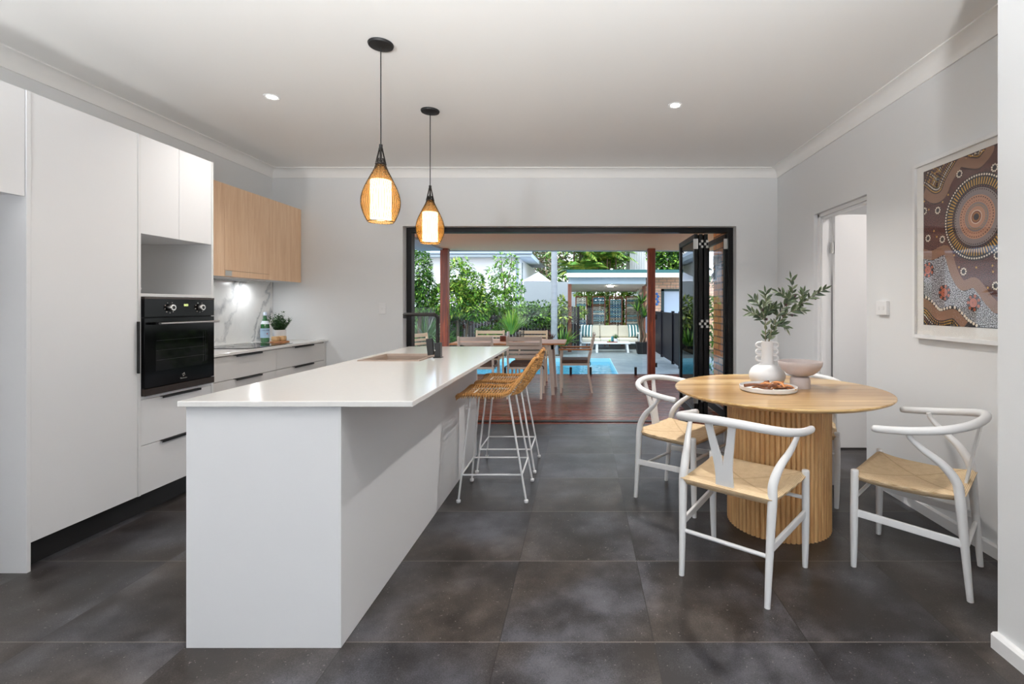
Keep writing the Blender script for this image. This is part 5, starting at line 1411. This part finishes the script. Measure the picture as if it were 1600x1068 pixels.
# palm trunk and palms
t = thing('palm_tree', 'tall palm with a smooth pale grey ringed trunk beside the cabana', 'tree', gp(866,13.3))
PYY = 13.3; b = MB(); prof = []
for k in range(41):
    z = GZ+k*.19; r_ = (.090 if k > 3 else .12-.01*k)*(1-.006*k)
    prof += [(r_, z), (r_*1.02, z+.012), (r_*.99, z+.024)]
b.lathe([(0, GZ)]+prof+[(0, prof[-1][1])], 20, (X(866, PYY), PYY, 0)); b.build('trunk', M('palm_trunk', (160,164,168), .8, var=.18, nscale=4), t, smooth=40)
b = MB(); r = random.Random(3)
def frond(b, c, a, L, rise, seed, W=.05, mis=(0,1), sag=1.1, lf=.55):
    r = random.Random(seed); d = Vector((math.cos(a), math.sin(a), 0)); pts = [Vector(c)+d*L*t_*(1-.15*t_)+Vector((0,0,rise*L*t_-sag*L*t_*t_*.6)) for t_ in [i/14 for i in range(15)]]
    for i in range(1, 15):
        tg = (pts[i]-pts[i-1]).normalized(); sd = tg.cross(Vector((0,0,1))).normalized()
        for sg in (-1, 1):
            for q in (0, .5):
                p = pts[i-1].lerp(pts[i], q); l = L*lf*.5*math.sin(PI*min(1, (i+q)/15*.9+.08)); e = p+(sd*sg*.8+tg*.55-Vector((0,0,.35))).normalized()*l
                w_ = tg*W*.5; b.add([p-w_, p+w_, e], [(0,1,2)], r.choice(mis))
for k in range(14): frond(b, (X(866, PYY), PYY, prof[-1][1]), 2*PI*k/14, 2.2, .5+.4*(k % 3), k)
b.build('fronds', [G[7], G[1]], t, recalc=False)
for i, (px, Y, zt2, lab) in enumerate(((903,24,5.6,'yellow-green feathery palm clump behind the cabana, left one'), (912,25,6.2,'yellow-green feathery palm clump behind the cabana, middle one'), (940,24,5.4,'feathery palm clump behind the cabana, right one'), (922,27,7.0,'feathery palm clump behind the cabana, tallest and farthest back'))):
    t = thing('feather_palm', lab, 'tree', (X(px, Y), Y, GZ), group='feathery palms behind the cabana')
    b = MB(); r = random.Random(60+i); tk = MB()
    for q in range(6):
        cx, cy = X(px, Y)+r.uniform(-.7,.7), Y+r.uniform(-.8,.8); h = zt2*r.uniform(.4,.92)
        tk.tube([(cx, cy, GZ), (cx+.1, cy, h)], .035, 7)
        for k in range(11): frond(b, (cx+.1, cy, h), 2*PI*k/11+q, r.uniform(1.3,1.9), r.uniform(.3,1.3), k+q*20, .075, (0,1,2), 1.2, .6)
    b.build('fronds', [G[7], G[1], G[3]], t, recalc=False); tk.build('trunk', m_bark, t, smooth=60)
tree('gum_tree', 'brownish grey gum tree far behind the grey garden wall', 'tree', gp(845,34), [bl(840,410,34,22,34), bl(868,395,36,20,30), bl(822,385,36,18,20)], 3000, .34, (5,5,4,1), 41, [(st(845,480,845,400,34), [.2,.1])])
tree('gum_tree', 'pale green tree showing between the palms and the grey tower', 'tree', gp(975,30), [bl(972,412,30,14,16), bl(960,395,30,18,14)], 900, .3, (4,2,1), 42, [(st(972,470,972,410,30), [.15,.08])])
tree('broadleaf_tree', 'dark glossy broadleaf tree above the brick outbuilding roof', 'tree', gp(1045,20), [bl(1045,405,20,26,22), bl(1030,395,20,18,14), bl(1075,400,20,25,22)], 2600, .26, (0,0,1,2), 43, [(st(1045,480,1045,405,20), [.12,.06])], .5)
tree('backdrop_tree', 'dense green trees closing the view far behind the palms', 'tree', gp(900,38), [bl(880,400,38,50,40), bl(960,395,38,50,36)], 3200, .42, (1,0,2), 44, [(st(900,480,900,400,38), [.25,.12])])

# timber paling fence behind the garden
t = thing('paling_fence', 'weathered dark timber paling fence behind the garden beds', 'fence', (-2, 14.9, GZ))
b = MB(); r = random.Random(8); x = -8.0
while x < -.15: b.box(x, x+.09, 14.9+r.uniform(0,.008), 14.92+r.uniform(0,.008), GZ, 1.22+r.uniform(-.015,.015)); x += .098
b.build('palings', M('old_timber', (58,55,55), .9, var=.35, nscale=12), t)
MB().box(-8, -.15, 14.93, 14.98, .85, .93).box(-8, -.15, 14.93, 14.98, .1, .18).build('rail', M('old_timber'), t)
t = thing('paling_fence', 'dark timber fence directly behind the slat screens of the cabana', 'fence', (1, 17.0, GZ))
b = MB(); x = -.15
while x < 2.6: b.box(x, x+.09, 17.0, 17.02, GZ, 1.45+r.uniform(-.015,.015)); x += .098
b.build('palings', M('old_timber'), t)

# grey rendered boundary wall, white house, gable, tower
m_render = M('pale_render', (156,164,168), .8, var=.04, nscale=2)
t = thing('boundary_wall', 'long pale blue-grey rendered wall beyond the garden', 'wall', (-1, 19, GZ))
MB().box(X(818, 19), X(900, 19), 19, 19.2, GZ, Z(440, 19)).build('wall', m_render, t)
t = thing('garden_pavilion', 'white pyramid canopy roof peeking over the grey boundary wall', 'pavilion', (X(842, 21), 21, GZ))
cx = X(841, 21); hw_ = 22/FPX*21; zz0, zz1 = Z(441, 21), Z(424.5, 21)
MB().add([(cx-hw_,20,zz0),(cx+hw_,20,zz0),(cx+hw_,22,zz0),(cx-hw_,22,zz0),(cx,21,zz1)], [(3,2,1,0),(0,1,4),(1,2,4),(2,3,4),(3,0,4)]).build('canopy', M('white_canvas', (244,246,250), .8), t)
for a in (-1, 1):
    for y in (20.05, 21.95): MB().box(cx+a*(hw_-.08)-.03, cx+a*(hw_-.08)+.03, y-.03, y+.03, GZ, zz0).build('pole', m_alu, t)
t = thing('white_house', 'white rendered two-storey house with a pale blue hip roof at left', 'building', (-6, 22, GZ))
HY = 20.0; hx1 = X(811, HY); m_hw = M('white_render', (242,243,246), .8)
zev = Z(401, HY-.4)
MB().box(-14, hx1, HY, HY+7, GZ, zev).build('wall', m_hw, t)
MB().box(-14.6, hx1+.55, HY-.55, HY+3.2, zev, zev+.16).build('eave', M('pale_blue_eave', (206,222,236), .6), t)
MB().add([(-14.6,HY-.55,zev+.17),(hx1+.55,HY-.55,zev+.17),(hx1+.55,HY+7.5,zev+.17),(-14.6,HY+7.5,zev+.17),(-12,HY+3.3,zev+2.2),(hx1-2.6,HY+3.3,zev+2.2)], [(3,2,1,0),(0,1,5,4),(1,2,5),(2,3,4,5),(3,0,4)]).build('roof', M('pale_roof', (190,206,222), .6), t)
MB().tube([(-14.6, HY-.6, zev+.13), (hx1+.6, HY-.6, zev+.13)], .06, 8).build('gutter', M('gutter_grey', (150,166,182), .5), t)
MB().box(hx1-.12, hx1-.04, HY-.08, HY-.01, GZ, zev).build('downpipe', M('gutter_grey'), t)
MB().box(hx1+.003, hx1+.02, HY+.9, HY+1.15, 1.6, 3.1).build('window', M('house_window', (120,136,150), .15), t)
t = thing('grey_tower', 'pale grey ribbed metal wall rising behind the cabana roof', 'building', (X(993, 24), 24, GZ))
b = MB(); xx = X(984, 24)
while xx < X(1010, 24): b.box(xx, xx+.07, 23.97, 24.0, GZ, 6.5); xx += .12
b.box(X(984, 24), X(1010, 24), 24, 26, GZ, 6.5); b.build('wall', M('ribbed_metal', (204,206,206), .6), t)
